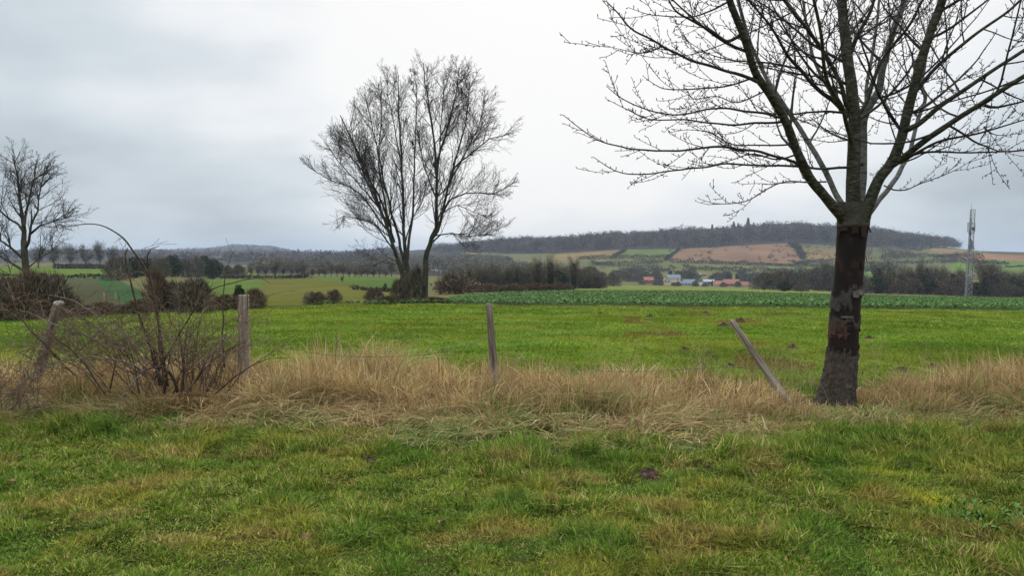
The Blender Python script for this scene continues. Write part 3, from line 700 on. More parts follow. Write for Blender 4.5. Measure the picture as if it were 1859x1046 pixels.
# --- behind the crop field, centre
plant('bush0', 724, 552, 34, 46, 'tree_undergrowth', 'bare brown undergrowth around the foot of the left twin tree', S_, depth=44.5)
plant('bush2', 756, 552, 32, 66, 'tree_undergrowth', 'taller bare brown undergrowth between the two trunks of the twin trees', S_, depth=46.5)
plant('bush1', 700, 551, 44, 16, 'low_scrub', 'low brown scrub patch on the left side of the twin trees', S_, depth=44)
plant('redbush0', 790, 550, 56, 13, 'low_scrub', 'low reddish brown scrub patch on the right side of the twin trees', S_, depth=45)
IB = 'dark ivy-clad trees in the clump right of the twin trees'
for px, w, h, yb in ((800,22,34,534),(815,30,50,533),(835,30,48,532),(852,28,54,532)):
    plant('ivy%d' % (px % 2), px, yb, w, h, 'ivy_tree', 'dark ivy-clad tree in the clump just right of the twin trees', T, IB)
plant('redbush1', 828, 534, 84, 36, 'large_shrub', 'broad dark shrub at the foot of the ivy-clad clump right of the twin trees', S_)
CB = 'bare trees behind the crop field left of the village'
for q, (px, w, h) in enumerate(((868,30,44),(884,40,46),(905,42,44),(925,40,46),(945,36,44),(962,38,46),(990,40,50),(1012,44,50),(1032,38,42),(1052,44,44),(1070,40,42),(1083,36,40))):
    plant(('olive0','bare0','olive1','bare1','bare2')[q % 5], px, 524, w, h, 'bare_tree', 'brown bare tree, one of the wood behind the crop field left of the village', T, CB)
plant('ivy1', 938, 526, 20, 50, 'ivy_tree', 'slim ivy-clad tree standing at the left in the wood behind the crop field', T)
plant('ivy0', 976, 527, 28, 66, 'ivy_tree', 'tall ivy-clad tree behind the middle of the crop field, left of two close together', T)
plant('ivy1', 1000, 527, 34, 70, 'ivy_tree', 'tall ivy-clad tree behind the middle of the crop field, right of two close together', T)
plant('ivy0', 1042, 525, 30, 66, 'ivy_tree', 'tall pointed ivy-clad tree towards the right end of the central wood', T)
plant('ivybush0', 1010, 525, 40, 34, 'large_shrub', 'dark green shrub beneath the tall ivy-clad trees', S_)
for q, (px, w, h) in enumerate(((1050,60,36),(1075,44,40))):
    plant('bush%d' % q, px, 523.5, w, h, 'large_shrub', ('wide dark brown shrub under the pointed ivy-clad tree', 'dark brown shrub ending the central wood on its right')[q], S_)
plant('olivebush0', 1113, 520, 30, 26, 'round_tree', 'grey green round tree standing alone between the central wood and the village', T, depth=420)
LB = 'low brown bushes along the far edge of the crop field'
for q, px in enumerate(range(862, 1032, 14)):
    plant('redbush%d' % (q % 2), px, 531 if px < 960 else 529, 26, 12+q % 3*2, 'low_bush', 'low brown bush, one of the line along the far edge of the crop field', S_, LB)
VB = 'brown bushes in front of and between the village houses'
for q, (px, w, h, yb) in enumerate(((1090,26,14,521),(1140,30,18,520),(1160,22,16,520),(1188,22,20,519),(1196,18,16,521),(1234,22,12,520),(1256,18,14,513),(1300,12,10,520))):
    plant(('bush0','redbush1','bush2','olivebush0')[q % 4], px, yb, w, h, 'village_bush', 'brown bush, one of those among the village houses', S_, VB, depth=620 if yb > 515 else 700)
for q, px in enumerate((1118,1130,1146,1158,1172,1192,1232,1246,1262,1302,1318,1347,1362,1372)):
    plant(('bush0','olivebush0','bush2')[q % 3], px, 515, 24, 15+q % 4*2, 'village_bush', 'brown or olive bush, one of those growing behind the village roofs', S_, 'bushes behind the village roofs', depth=650)
for q, px in enumerate(range(864, 1092, 15)):
    plant(('bush0','olivebush0','bush2','bush1')[q % 4], px, 525, 30, 30+q % 3*5, 'undergrowth_bush', 'brown undergrowth bush, one of those under the trees of the central wood', S_, 'undergrowth of the central wood', depth=175 if px < 1000 else 230)
for q, px in enumerate((1166,1190,1199,1224,1231,1262,1280,1313,1340)):
    plant(('bush0','redbush1','olivebush0')[q % 3], px, 522, 13, 7+q % 3*2, 'garden_bush', 'low brown bush, one of those in front of the village houses', S_, 'low bushes in front of the village houses', depth=575)
plant('ivybush0', 1217, 512, 9, 18, 'dark_tree', 'dark tree rising behind the cream gable house', T, depth=650)
plant('ivybush0', 1250, 510, 20, 18, 'dark_tree', 'dark green tree rising behind the blue grey roof', T, depth=650)
plant('bush1', 1292, 509, 15, 11, 'round_tree', 'small grey brown round tree behind the white village building', T, depth=650)
plant('conifer0', 1293, 521, 4.5, 13, 'conifer', 'slim dark conifer between the white building and the red barn', T, depth=590)
plant('conifer0', 1321, 514, 13, 19, 'conifer', 'dark conifer behind the long red roof, taller and further left of the pair', T, depth=640)
plant('conifer0', 1327, 514, 8, 16, 'conifer', 'dark narrow conifer wedged between the pair behind the long red roof', T, depth=645)
plant('conifer0', 1338, 514, 12, 15, 'conifer', 'dark conifer behind the long red roof, rightmost one', T, depth=642)
# --- right side
RG = 'grey brown scrubby trees right of the village'
for q, (px, w, h) in enumerate(((1388,36,30),(1404,34,34),(1424,36,36),(1446,36,34),(1466,40,40),(1486,40,44),(1505,40,46))):
    plant(('olivebush0','olive1','bush1')[q % 3], px, 529, w+14, h+4, 'scrub_tree', 'grey brown scrubby tree, one of the row between the village and the big trunk', T, RG, depth=300)
plant('bush0', 1455, 530, 26, 16, 'round_shrub', 'round brown shrub beyond the field just left of the big trunk', S_)
plant('ivybush0', 1425, 529, 30, 18, 'dark_shrub', 'dark green shrub at the foot of the row left of the big trunk', S_)
RR = 'dark bare trees in the belt behind the crop field on the right'
for q, (px, w, h) in enumerate(((1572,44,40),(1594,40,66),(1616,48,60),(1636,44,56),(1655,42,56),(1690,44,58),(1712,44,54),(1730,46,56),(1748,40,50),(1815,60,64),(1840,50,52),(1862,56,52),(1890,56,60),(1925,60,56))):
    plant(('bare1','ivy0','olive0','bare0','ivy1','bare2')[q % 6], px, 537 if px < 1680 else 540.5, w, h, 'bare_tree', 'dark bare tree, one of the belt behind the crop field on the right', T, RR, depth=230+q*2 if px < 1680 else 245)
plant('ivy0', 1671, 538, 30, 66, 'ivy_tree', 'black ivy-clad tree in the right belt, first tall one left of the mast', T, depth=235)
plant('ivy1', 1683, 538, 26, 68, 'ivy_tree', 'black ivy-clad tree in the right belt, close left of the mast', T, depth=238)
plant('bare0', 1795, 541, 84, 80, 'bare_tree', 'tall spreading bare tree just right of the lattice mast', T, depth=235)
plant('ivy1', 1789, 541, 26, 62, 'ivy_tree', 'ivy-covered trunk standing just right of the lattice mast', T, depth=233)
RS = 'dark bushes at the foot of the right tree belt'
for q, px in enumerate(range(1568, 1960, 22)):
    plant(('bush0','ivybush0','redbush0','bush2')[q % 4], px, 538 if px < 1680 else 541, 40, 26+q % 3*5, 'dark_bush', 'dark bush, one of the line at the foot of the right tree belt', S_, RS, depth=225+q)
CO = [(1292,10,14),(1331,11,17),(1339,9,14),(1357,15,22),(1367,9,13),(1385,9,12),(1762,10,10),(1312,8,10)]
for q, (px, w, h) in enumerate(CO):
    plant('conifer0', px, 0, w+4, h+9, 'spruce', 'dark pointed spruce, one of those standing above the bare wood on the ridge', T, 'spruces above the ridge wood', depth=1330)

# --- woods too many to count
def wood(name, label, N_, pxr, dr, cond, tw, th, ntri, pal, size, jit=.2):
    px = pxr[0]+(pxr[1]-pxr[0])*_rs.rand(N_); d = (dr[0]**2+_rs.rand(N_)*(dr[1]**2-dr[0]**2))**.5
    X = (px-CX)/F*d; Y = d; Z = H(X, Y); t_ = (Z-EYE)/Y; py = CY-F*((t_*COSP+SINP)/(COSP-t_*SINP))
    k_ = cond(px, py, d); X, Y, Z = X[k_], Y[k_], Z[k_]; n = len(X)
    hh = th*(.65+.6*_rs.rand(n)); ww = tw*(.7+.6*_rs.rand(n)); hh = hh*(.5+1.0*fbm(X*.016, Y*.012, 17, 3)); tc_ = fuzz_col(n, pal, None, jit)*(.75+.5*fbm(X*.02, Y*.02, 18, 3))[:, None]
    i = np.repeat(np.arange(n), ntri); m = len(i); q = _rs.normal(size=(m, 3)); q /= np.linalg.norm(q, axis=1)[:, None]; q *= (_rs.rand(m)**.45)[:, None]
    C = np.stack([X[i]+q[:, 0]*ww[i]*.5, Y[i]+q[:, 1]*ww[i]*.5, Z[i]+hh[i]*(.55+.45*q[:, 2])], -1)
    V, Fa = tri_cloud(C, size*(.6+.8*_rs.rand(m)), _rs, 1.3, .5)
    cc = tc_[i]*(.88+.24*_rs.rand(m))[:, None]
    tag(link_mesh(name, mesh_tris(name, V, Fa, cc)), label, 'wood', kind='stuff'); return n
RIDGE = [(0.075,0.048,0.036),(0.12,0.08,0.056),(0.045,0.032,0.026),(0.14,0.105,0.07),(0.028,0.028,0.018)]
wood('ridge_wood', 'brown leafless wood covering the long ridge on the right', 9000, (640, 1800), (850, 1450),
     lambda px, py, d: (py < FOREST_LOW(px)) & ~((px > 1785)), 13, 17, 56, RIDGE, 1.35, .25)
wood('valley_wood', 'grey brown leafless wood filling the valley behind the twin trees', 1900, (465, 1000), (430, 900),
     lambda px, py, d: ~((px > 840) & (py < 473)) & ~((px > 915) & (py > 468) & (py < 490)) & (px < 1000), 9, 9, 60, [(0.10,0.08,0.062),(0.14,0.12,0.085),(0.07,0.06,0.045),(0.12,0.115,0.075),(0.17,0.145,0.105)], .75, .4)
wood('hill_wood', 'bluish distant wood covering the far hills on the left', 9000, (-300, 900), (1000, 3900),
     lambda px, py, d: (px < 720) & ((d > 1500) | (px > 380) | (fbm(px*.05, d*.004, 5) > .5)), 24, 14, 14, RIDGE, 4.5)
wood('slope_scrub', 'dark scrub bushes dotted over the bracken slope and the hillside meadows', 1500, (1060, 1560), (640, 1060),
     lambda px, py, d: ((px > 1215) & (py < 479) & (py > 446) & (fbm(px*.06, py*.25, 77) > .55)) | ((py > 470) & (fbm(px*.05, py*.3, 78) > .72)), 5, 3.2, 16, RIDGE, .8)
wood('bank_scrub', 'grey brown scrub on the bank under the right end of the ridge wood', 900, (1560, 1780), (640, 1080),
     lambda px, py, d: (py < 474) & (py > 449) & (fbm(px*.03, py*.25, 79) > .46) & (px < 1560+(1780-1560)*1) & ~((px > 1690) & (py < 464)), 8, 6, 26, RIDGE, .9)

# --- hedges on the hillside, each one thing
def hedge(pts, hm, wm, label, pal=None, n_per=11, size=.8):
    Pw = []
    for (a, b), (c_, d_) in zip(pts[:-1], pts[1:]):
        k_ = max(2, int(abs(c_-a)/3+abs(d_-b)))
        Pw += [GY(a+(c_-a)*i/k_, b+(d_-b)*i/k_) for i in range(k_)]
    Pw.append(GY(*pts[-1])); Pw = np.array(Pw); o = Pw[len(Pw)//2]
    seg = np.linalg.norm(np.diff(Pw, axis=0), axis=1); cum = np.concatenate([[0], np.cumsum(seg)]); n = int(cum[-1]*n_per)+40
    t = _rs.rand(n)*cum[-1]; C = np.stack([np.interp(t, cum, Pw[:, k_]) for k_ in range(3)], -1)
    prof = .45+1.0*fbm(t/7, t*0, _rs.randint(99), 3)+.5*sstep(vnoise(t/19, t*0, _rs.randint(99)), .7, .9)
    C[:, :2] += _rs.normal(size=(n, 2))*wm*.3; C[:, 2] += _rs.rand(n)**.8*hm*prof
    V, Fa = tri_cloud(C-o, size*(.6+.8*_rs.rand(n)), _rs, 1.6, .6)
    ob = link_mesh('hedgerow', mesh_tris('hedgerow', V, Fa, fuzz_col(n, pal or [(0.05,0.042,0.032),(0.075,0.058,0.045),(0.035,0.035,0.022)])), None, tuple(o))
    tag(ob, label, 'hedge')
DKH = [(0.028,0.032,0.018),(0.045,0.045,0.028),(0.06,0.05,0.04)]
hedge([(1052,471),(1090,471),(1140,470),(1215,468)], 4.5, 5, 'hedge along the bottom of the bright green hillside field', n_per=16)
hedge([(1113,468),(1127,460),(1136,456)], 4, 4, 'short hedge between the tan field and the bright green field', DKH)
hedge([(1208,474),(1220,464),(1233,453)], 3, 3.5, 'diagonal brown hedge left of the russet bracken slope')
hedge([(1070,481),(1130,484),(1200,487)], 4.5, 7, 'thick brown hedge left of the terraced hillside meadows', n_per=20)
hedge([(1128,491),(1170,493),(1222,494)], 4, 6, 'lower thick brown hedge ending above the cream gable house', n_per=18)
hedge([(1150,477),(1190,478),(1203,477)], 4, 5, 'short hedge clump above the terraced meadows')
hedge([(1218,477),(1290,479),(1380,482),(1440,484),(1510,484)], 4, 6, 'long dark hedge under the russet bracken slope', DKH, 16)
hedge([(1240,490),(1290,492),(1378,494)], 4, 5, 'dark hedge crossing the meadow above the village', DKH, 16)
hedge([(1380,492),(1420,494),(1470,495)], 3.5, 5, 'dark hedge left of the big trunk above the grey scrub', DKH, 14)
hedge([(1434,444),(1448,455),(1458,472)], 5, 7, 'bushy hedge down the right side of the bracken slope', DKH, 20)
hedge([(1440,480),(1480,477),(1515,476)], 4, 6, 'dark hedge below the tan field beside the big trunk', DKH, 16)
hedge([(1566,483),(1620,480),(1690,478),(1745,477)], 4, 5, 'thin hedge crossing the hillside left of the mast', DKH, 12)
hedge([(1566,493),(1600,491),(1632,490)], 6, 7, 'dark clump of hedge right of the big trunk', DKH, 22)
hedge([(1600,468),(1660,466),(1745,470)], 5, 6, 'brown hedge under the grey bank right of the big trunk', None, 18)
hedge([(1745,476),(1790,478),(1830,481)], 4, 5, 'hedge running behind the upper part of the mast', DKH, 12)
hedge([(1825,486),(1859,484),(1960,482)], 1.2, 2, 'thin low hedge between green fields at the right edge', DKH, 8)
hedge([(60,506),(130,505),(205,506)], 1.0, 2, 'low hedge line between the light green and dark green left fields', None, 14, .4)
hedge([(100,488),(160,488),(205,488)], 2.2, 3, 'dark hedge at the foot of the mistletoe trees', None, 22, .5)
hedge([(400,506),(460,506),(560,505)], 1.3, 2, 'low brown hedge along the top of the pale meadow', None, 22, .4)
hedge([(925,474),(905,472),(850,471)], 6, 8, 'dark hedge beside the small green field above the central wood', DKH, 20)
hedge([(640,526),(700,530),(730,531)], .6, 1.2, 'thin dark ditch hedge between the meadows left of the twin trees', None, 16, .3)
hedge([(790,531),(860,529),(930,527.5)], 1.2, 2, 'thin field hedge behind the ivy-clad clump', REDB, 18, .35)

# ------------------------------------------------------------------ village
def bxm(bm, x0, x1, y0, y1, z0, z1):
    v = [bm.verts.new(p) for p in ((x0,y0,z0),(x1,y0,z0),(x1,y1,z0),(x0,y1,z0),(x0,y0,z1),(x1,y0,z1),(x1,y1,z1),(x0,y1,z1))]
    for f_ in ((0,3,2,1),(4,5,6,7),(0,1,5,4),(1,2,6,5),(2,3,7,6),(3,0,4,7)): bm.faces.new([v[i] for i in f_])
def bobj(name, bm, mat, parent=None):
    me_ = bpy.data.meshes.new(name); bm.to_mesh(me_); bm.free(); me_.materials.append(mat); return link_mesh(name, me_, parent)
def hm(name, c1, c2, s=.8): 
    if name not in M: M[name] = mat_noise(name, c1, c2, s, .85)
    return M[name]
hm('red_tiles', (0.26,0.10,0.07), (0.36,0.15,0.10)); hm('slate', (0.14,0.155,0.18), (0.24,0.26,0.30)); hm('cream_wall', (0.55,0.45,0.30), (0.68,0.58,0.41))
hm('brick_wall', (0.22,0.09,0.06), (0.32,0.14,0.09)); hm('white_wall', (0.36,0.36,0.35), (0.50,0.50,0.48)); hm('pale_roof', (0.27,0.28,0.30), (0.38,0.39,0.41))
hm('dark_glass', (0.02,0.025,0.03), (0.05,0.055,0.06)); hm('brown_tiles', (0.15,0.10,0.085), (0.24,0.165,0.13)); hm('timber_door', (0.10,0.06,0.04), (0.17,0.11,0.07))
def house(px, depth, w, dp, hw, hr, rot, wall, roof, label, cat='house', wins=(), zoff=0.0, chim=None, door=None, gable_wins=()):
    g = G(px, depth); e_ = empty('house' if cat == 'house' else cat.replace(' ', '_'), (g.x, g.y, g.z+zoff), label, cat, None, R(rot))
    bm = bmesh.new(); a, b = w/2, dp/2
    pr = [(-b, -1), (b, -1), (b, hw), (0, hw+hr), (-b, hw)]
    f1 = [bm.verts.new((-a, y, z)) for y, z in pr]; f2 = [bm.verts.new((a, y, z)) for y, z in pr]
    bm.faces.new(f1[::-1]); bm.faces.new(f2)
    for i in range(5): j = (i+1) % 5; bm.faces.new((f1[i], f1[j], f2[j], f2[i]))
    bobj('wall', bm, M[wall], e_)
    bm = bmesh.new(); ov = .45; th = .25; sl_ = hr/b
    for sgn in (-1, 1):
        y0 = sgn*(b+ov); z0 = hw-ov*sl_+.04; pts = [(y0, z0), (0, hw+hr+.04), (0, hw+hr+.04+th), (y0, z0+th)]
        A = [bm.verts.new((-a-ov, y, z)) for y, z in pts]; Bv = [bm.verts.new((a+ov, y, z)) for y, z in pts]
        bm.faces.new(A[::-1]); bm.faces.new(Bv)
        for i in range(4): j = (i+1) % 4; bm.faces.new((A[i], A[j], Bv[j], Bv[i]))
    rf = bobj('roof', bm, M[roof], e_)
    if chim is not None:
        bm = bmesh.new(); bxm(bm, chim-.4, chim+.4, -.4, .4, hw+hr-.8, hw+hr+1.1); bobj('chimney', bm, M['brick_wall'], rf)
    for x, z in wins:
        bm = bmesh.new(); bxm(bm, x-.5, x+.5, -b-.06, -b+.05, z, z+1.2); bobj('window', bm, M['dark_glass'], e_)
    for y, z in gable_wins:
        bm = bmesh.new(); bxm(bm, -a-.06, -a+.05, y-.5, y+.5, z, z+1.2); bobj('window', bm, M['dark_glass'], e_)
    if door is not None:
        bm = bmesh.new(); bxm(bm, door-.55, door+.55, -b-.07, -b+.05, 0, 2.1); bobj('door', bm, M['timber_door'], e_)
    return e_
house(1176,600,7,6,2.0,2.2,8,'brick_wall','red_tiles','small brick house with red roof, leftmost in the village', wins=((-2,.6),(2,.6)), zoff=1, chim=2)
house(1184,604,5,5,2.0,2.2,-60,'brick_wall','brown_tiles','dark brown roofed annex beside the leftmost red roofed house', zoff=1)
house(1209.5,596,11,8.4,.6,5.0,90-4,'cream_wall','brown_tiles','cream gable-fronted house with two small windows under a steep roof', gable_wins=((-1.1,2.0),(1.1,2.0)), zoff=.2, chim=-3)
house(1222,612,11,7,3.6,2.6,3,'cream_wall','slate','house with dark grey roof directly behind the cream gable', zoff=1.5, wins=((3,1.6),))
house(1250,598,9.5,7,1.6,3.0,0,'white_wall','slate','house with broad blue grey roof and two skylights', zoff=.2, chim=-4, wins=((-3,.2),(0,.2),(3,.2)))
house(1236,600,4,4,1.4,1.2,10,'brick_wall','pale_roof','small pale shed left of the blue grey roofed house', 'shed')
house(1286,600,8.5,7,3.0,1.5,0,'white_wall','pale_roof','white building with long pale grey roof and a row of windows', wins=((-3,1.2),(-1,1.2),(1,1.2),(3,1.2)), zoff=.3, door=0)
house(1272,592,3.6,3,.8,1.6,30,'white_wall','pale_roof','small pale lean shed in front of the white building', 'shed')
house(1305,594,8.5,8,1.0,2.8,2,'cream_wall','red_tiles','red roofed house with a pale gable, joined to the long barn on its left', zoff=.2, chim=-3)
house(1327,597,12.0,8,1.6,3.3,0,'brick_wall','red_tiles','long red tiled barn, the biggest roof in the village', 'barn', wins=((-4,.2),(3,.2)), zoff=.3, door=0)
house(1350.5,592,5.6,5,.9,2.4,-6,'cream_wall','red_tiles','small red roofed house right of the long barn', zoff=.1)
house(1357,596,4,4,.9,1.3,0,'brick_wall','red_tiles','tiny low red roofed outbuilding at the right end of the village', 'outbuilding')
house(1367,588,2.8,2.5,1.1,.7,12,'cream_wall','pale_roof','tiny pale hut at the far right of the village', 'hut')
house(1267,700,3.6,3,1.0,1.0,0,'cream_wall','cream_wall','small pale yellow shed on the meadow above the white building', 'shed')
house(1277,700,5.0,3.5,1.1,.8,0,'timber_door','brown_tiles','long low dark shed on the meadow above the white building', 'shed')
house(792,520,6.5,6,2.0,1.2,0,'white_wall','pale_roof','pale roofed cottage glimpsed just right of the twin trees', zoff=-1)
house(1481,420,3.0,3,1.0,.8,10,'white_wall','brown_tiles','small pale hut in the scrub left of the big trunk', 'hut')

# ------------------------------------------------------------------ lattice mast
mg = G(1757.5, 195); md = mg.y; u1 = md/F
mast = empty('lattice_mast', tuple(mg), 'tall grey steel lattice phone mast with antennas behind the crop field', 'mast')
HT = (HOR+71.3-383)*u1; wb, wt = 13.5*u1/2, 9*u1/2; lean_x = 9.0*u1-0
def mpos(z, k_, f_=1.0):
    t = z/HT; w_ = wb+(wt-wb)*min(1, t*1.6); a = R(100)+k_*2*math.pi/3
    return Vector((math.cos(a)*w_*f_+lean_x*.55*t, math.sin(a)*w_*f_, z))
for k_ in range(3):
    tb = TB(); tb.tube([mpos(HT*i/10, k_) for i in range(11)], [.085]*11, 6); tb.build('leg', M['metal'], mast)
tb = TB(); nb = 16
for i in range(nb):
    z0, z1 = HT*i/nb, HT*(i+1)/nb
    for k_ in range(3):
        a, b, c_, d_ = mpos(z0, k_), mpos(z0, (k_+1) % 3), mpos(z1, k_), mpos(z1, (k_+1) % 3)
        tb.tube([a, d_], [.036, .036], 4); tb.tube([b, c_], [.036, .036], 4); tb.tube([c_, d_], [.04, .04], 4)
tb.build('lattice', M['metal'], mast)
tb = TB(); 
tb.tube([mpos(HT*.02, 0, .2), mpos(HT*.9, 0, .2)], [.13, .13], 6); tb.build('cable_run', M['dark_metal'], mast)
for k_, (a, z) in enumerate(((0, .80), (60, .80), (125, .80), (180, .80), (240, .80), (300, .80))):
    bm = bmesh.new(); c_ = mpos(HT*z, 0, 0); r_ = wt+.22
    bxm(bm, -.13, .13, -.07, .07, -1.25, 1.25); bmesh.ops.bevel(bm, geom=bm.edges[:], offset=.04, segments=1)
    bmesh.ops.rotate(bm, verts=bm.verts, matrix=Matrix.Rotation(R(a+90), 3, 'Z')); bmesh.ops.translate(bm, verts=bm.verts, vec=c_+Vector((math.cos(R(a))*r_, math.sin(R(a))*r_, 0)))
    ap = bobj('antenna_panel', bm, M['panel'], mast)
    tb = TB()
    for dz in (-1, 1): tb.tube([c_+Vector((0, 0, dz)), c_+Vector((math.cos(R(a))*r_, math.sin(R(a))*r_, dz))], [.05, .05], 4)
    tb.build('bracket', M['metal'], ap)
bm = bmesh.new(); c_ = mpos(HT*.735, 0, 0)
bmesh.ops.create_cone(bm, cap_ends=True, segments=12, radius1=wt+.1, radius2=wt+.1, depth=.12); bmesh.ops.translate(bm, verts=bm.verts, vec=c_); bobj('platform', bm, M['dark_metal'], mast)
bm = bmesh.new(); bxm(bm, .2, .9, -wt-.3, -wt+.1, HT*.765, HT*.80); bobj('radio_unit', bm, M['dark_metal'], mast)
tb = TB(); c_ = mpos(HT, 0, .6); tb.tube([c_, c_+Vector((0, 0, 12*u1))], [.05, .03], 5); tb.build('whip_aerial', M['metal'], mast)
tb = TB()
for k_ in range(3): tb.tube([mpos(HT, k_), mpos(HT, (k_+1) % 3)], [.07, .07], 4)
tb.build('top_rail', M['metal'], mast)

# ------------------------------------------------------------------ twin ash trees beyond the pasture
CROWN_E = np.array([(100,735,820),(125,705,848),(150,678,872),(180,640,888),(220,605,903),(260,592,910),(300,582,905),(340,592,915),(380,600,900),(420,605,893),(450,620,880),(480,640,870),(520,650,860)], float)
def mk_env(dc, half, x0, x1):
    def env(p):
        d = p.y; px = CX+F*p.x/d; t_ = (p.z-EYE)/d; py = CY-F*((t_*COSP+SINP)/(COSP-t_*SINP))
        if py < 98: return False
        a, b = np.interp(py, CROWN_E[:, 0], CROWN_E[:, 1]), np.interp(py, CROWN_E[:, 0], CROWN_E[:, 2])
        return max(a, x0) < px < min(b, x1) and abs(d-dc) < half
    return env
def traced_tree(name, label, dc, stems, seed, cfg, trunk_n, env, base, x0_=560, x1_=930):
    rng = random.Random(seed); root = empty(name, tuple(base), label, 'tree'); tr = TB(); cr_ = TB(); tw = TB()
    cfg = dict(cfg); cfg['env'] = env
    for si, (pl, ra, rb, dz, nb_) in enumerate(stems):
        n = len(pl); pts = [P(x, y, dc+dz*(i/(n-1))**1.0) for i, (x, y) in enumerate(pl)]
        rr = [.84*(ra+(rb-ra)*(i/(n-1))**.75) for i in range(n)]
        pts, rr = catmull(pts, rr, .5); 
        for q in range(1, len(pts)): pts[q] = pts[q]+Vector((rng.gauss(0, .025), rng.gauss(0, .03), rng.gauss(0, .02)))
        (tr if si < trunk_n else cr_).tube(pts, rr, 10 if ra > .12 else 6)
        if si == 0 and trunk_n and nb_ == 0: continue
        nb_ = int(nb_*.9)
        for q in range(nb_):
            t = (.28+.72*(q+rng.random())/nb_); i = min(len(pts)-2, int(t*(len(pts)-1)))
            dd = (pts[i+1]-pts[i]).normalized(); a = R(rng.uniform(28, 58)); nd = dd*math.cos(a)+rnd_perp(dd, rng)*math.sin(a); nd.z += .1; nd.x += .28*(1 if pts[i].x > P((x0_+x1_)/2, 300, dc).x else -1)*rng.random()
            grow([cr_, tw, tw], pts[i], nd, cfg['L0']*(1.25-.7*t)*rng.uniform(.6, 1.15), min(.055, max(.020, rr[i]*.45)), 0, cfg, rng)
    trk = tr.build('trunk', M['ash'], root, origin=base)
    cb = cr_.build('branches', M['ash'], root, origin=base); tw.build('twigs', M['ash_twig'], root, origin=base)
    if name == 'ash_tree':
        A = np.array(tw.v); d_ = A[:, 1]; py_ = CY-F*((((A[:, 2]-EYE)/d_)*COSP+SINP)/(COSP-((A[:, 2]-EYE)/d_)*SINP)); px_ = CX+F*A[:, 0]/d_
        A = A[(py_ < 300) & (px_ > 745)]
        if len(A) > 50:
            A = A[_rs.randint(len(A), size=12)]
            for a_ in A:
                C = a_[None]+_rs.normal(size=(10, 3))*np.array((.035, .035, .07))-np.array((0, 0, .08))-np.array(base)
                V_, F_ = tri_cloud(C, .06+.04*_rs.rand(10), _rs, 1.6); link_mesh('seed_cluster', mesh_tris('seed_cluster', V_, F_, fuzz_col(10, [(0.02,0.016,0.012)])), root)
    return root
ACFG = dict(seg=[.35, .22, .16], up=[.34, .42, .40], wob=[.055, .075, .09], k=[5, 3, 3], nch=[8, 5.5, 0], ang=[36, 40, 38], lr=[.46, .55, .5], rr=.5, rmin=.0068, L0=3.0)
dT = 45.0
bL = G(735, dT); bR = G(771, dT+.8)
traced_tree('ash_tree', 'tall many-stemmed bare ash tree, left of the close pair beyond the pasture', dT, [
 ([(735,556),(734,530),(731,495)], .30, .25, 0, 0), ([(731,500),(719,463),(710,431),(692,382),(674,333),(651,279),(633,238),(618,210)], .17, .03, -1.5, 24),
 ([(740,556),(741,520),(738,470),(734,430),(732,360),(728,270),(724,200),(722,135)], .22, .03, .6, 26),
 ([(738,480),(742,440),(750,378),(752,306),(755,225),(757,150)], .13, .025, 2.4, 22), ([(733,490),(728,449),(710,387),(696,324),(678,238),(662,170)], .14, .025, 1.4, 24),
 ([(712,430),(690,400),(656,355),(625,335),(602,328),(575,312),(557,300)], .08, .015, -2.2, 16), ([(722,465),(705,440),(680,408),(650,396),(625,392),(606,402)], .07, .015, -3.2, 15),
 ([(728,480),(708,468),(688,478),(672,484)], .05, .015, -1, 5), ([(705,405),(685,350),(650,300),(615,262),(600,245)], .08, .02, -3.5, 16), ([(736,440),(748,400),(768,360),(772,330)], .06, .02, -3, 9),
 ([(704,410),(675,350),(648,280),(634,215)], .07, .02, 2.6, 16), ([(728,300),(716,230),(706,175),(702,140)], .06, .02, .8, 12), ([(690,380),(648,330),(612,290),(596,262)], .06, .02, 2.2, 12),
 ([(716,440),(700,372),(688,300),(690,230),(694,165)], .10, .02, -3.8, 16)],
 3, dict(ACFG), 1, mk_env(dT, 6.0, 560, 790), bL)
traced_tree('ash_tree', 'tall bare ash tree with one mossy trunk, right of the close pair beyond the pasture', dT+.8, [
 ([(770,556),(771,530),(772,490),(775,458),(784,430),(791,413),(793,360),(791,292),(782,216),(772,150),(768,112)], .30, .025, 1.0, 26),
 ([(784,432),(795,420),(809,360),(822,306),(845,225),(853,148)], .16, .025, -1.2, 24), ([(812,345),(825,305),(862,274),(889,252),(915,246),(934,240)], .09, .016, -2.2, 14),
 ([(805,385),(820,360),(845,351),(870,350),(894,351),(915,342),(934,322)], .075, .015, -1.8, 14), ([(785,440),(800,426),(822,423),(845,432),(862,446)], .07, .015, -2.2, 10),
 ([(789,428),(815,424),(850,428),(880,425),(907,415)], .06, .015, -1.0, 12), ([(793,320),(798,270),(802,215),(806,135)], .10, .02, 2.4, 20), ([(792,360),(776,320),(765,280),(760,230)], .07, .02, 1.4, 12),
 ([(815,335),(838,290),(868,232),(880,180)], .08, .02, 1.5, 18), ([(800,390),(830,372),(860,385),(885,395)], .05, .015, 2.5, 10), ([(790,300),(812,235),(828,170),(832,120)], .09, .02, -2.6, 18)],
 4, dict(ACFG), 1, mk_env(dT+.8, 6.0, 745, 940), bR)
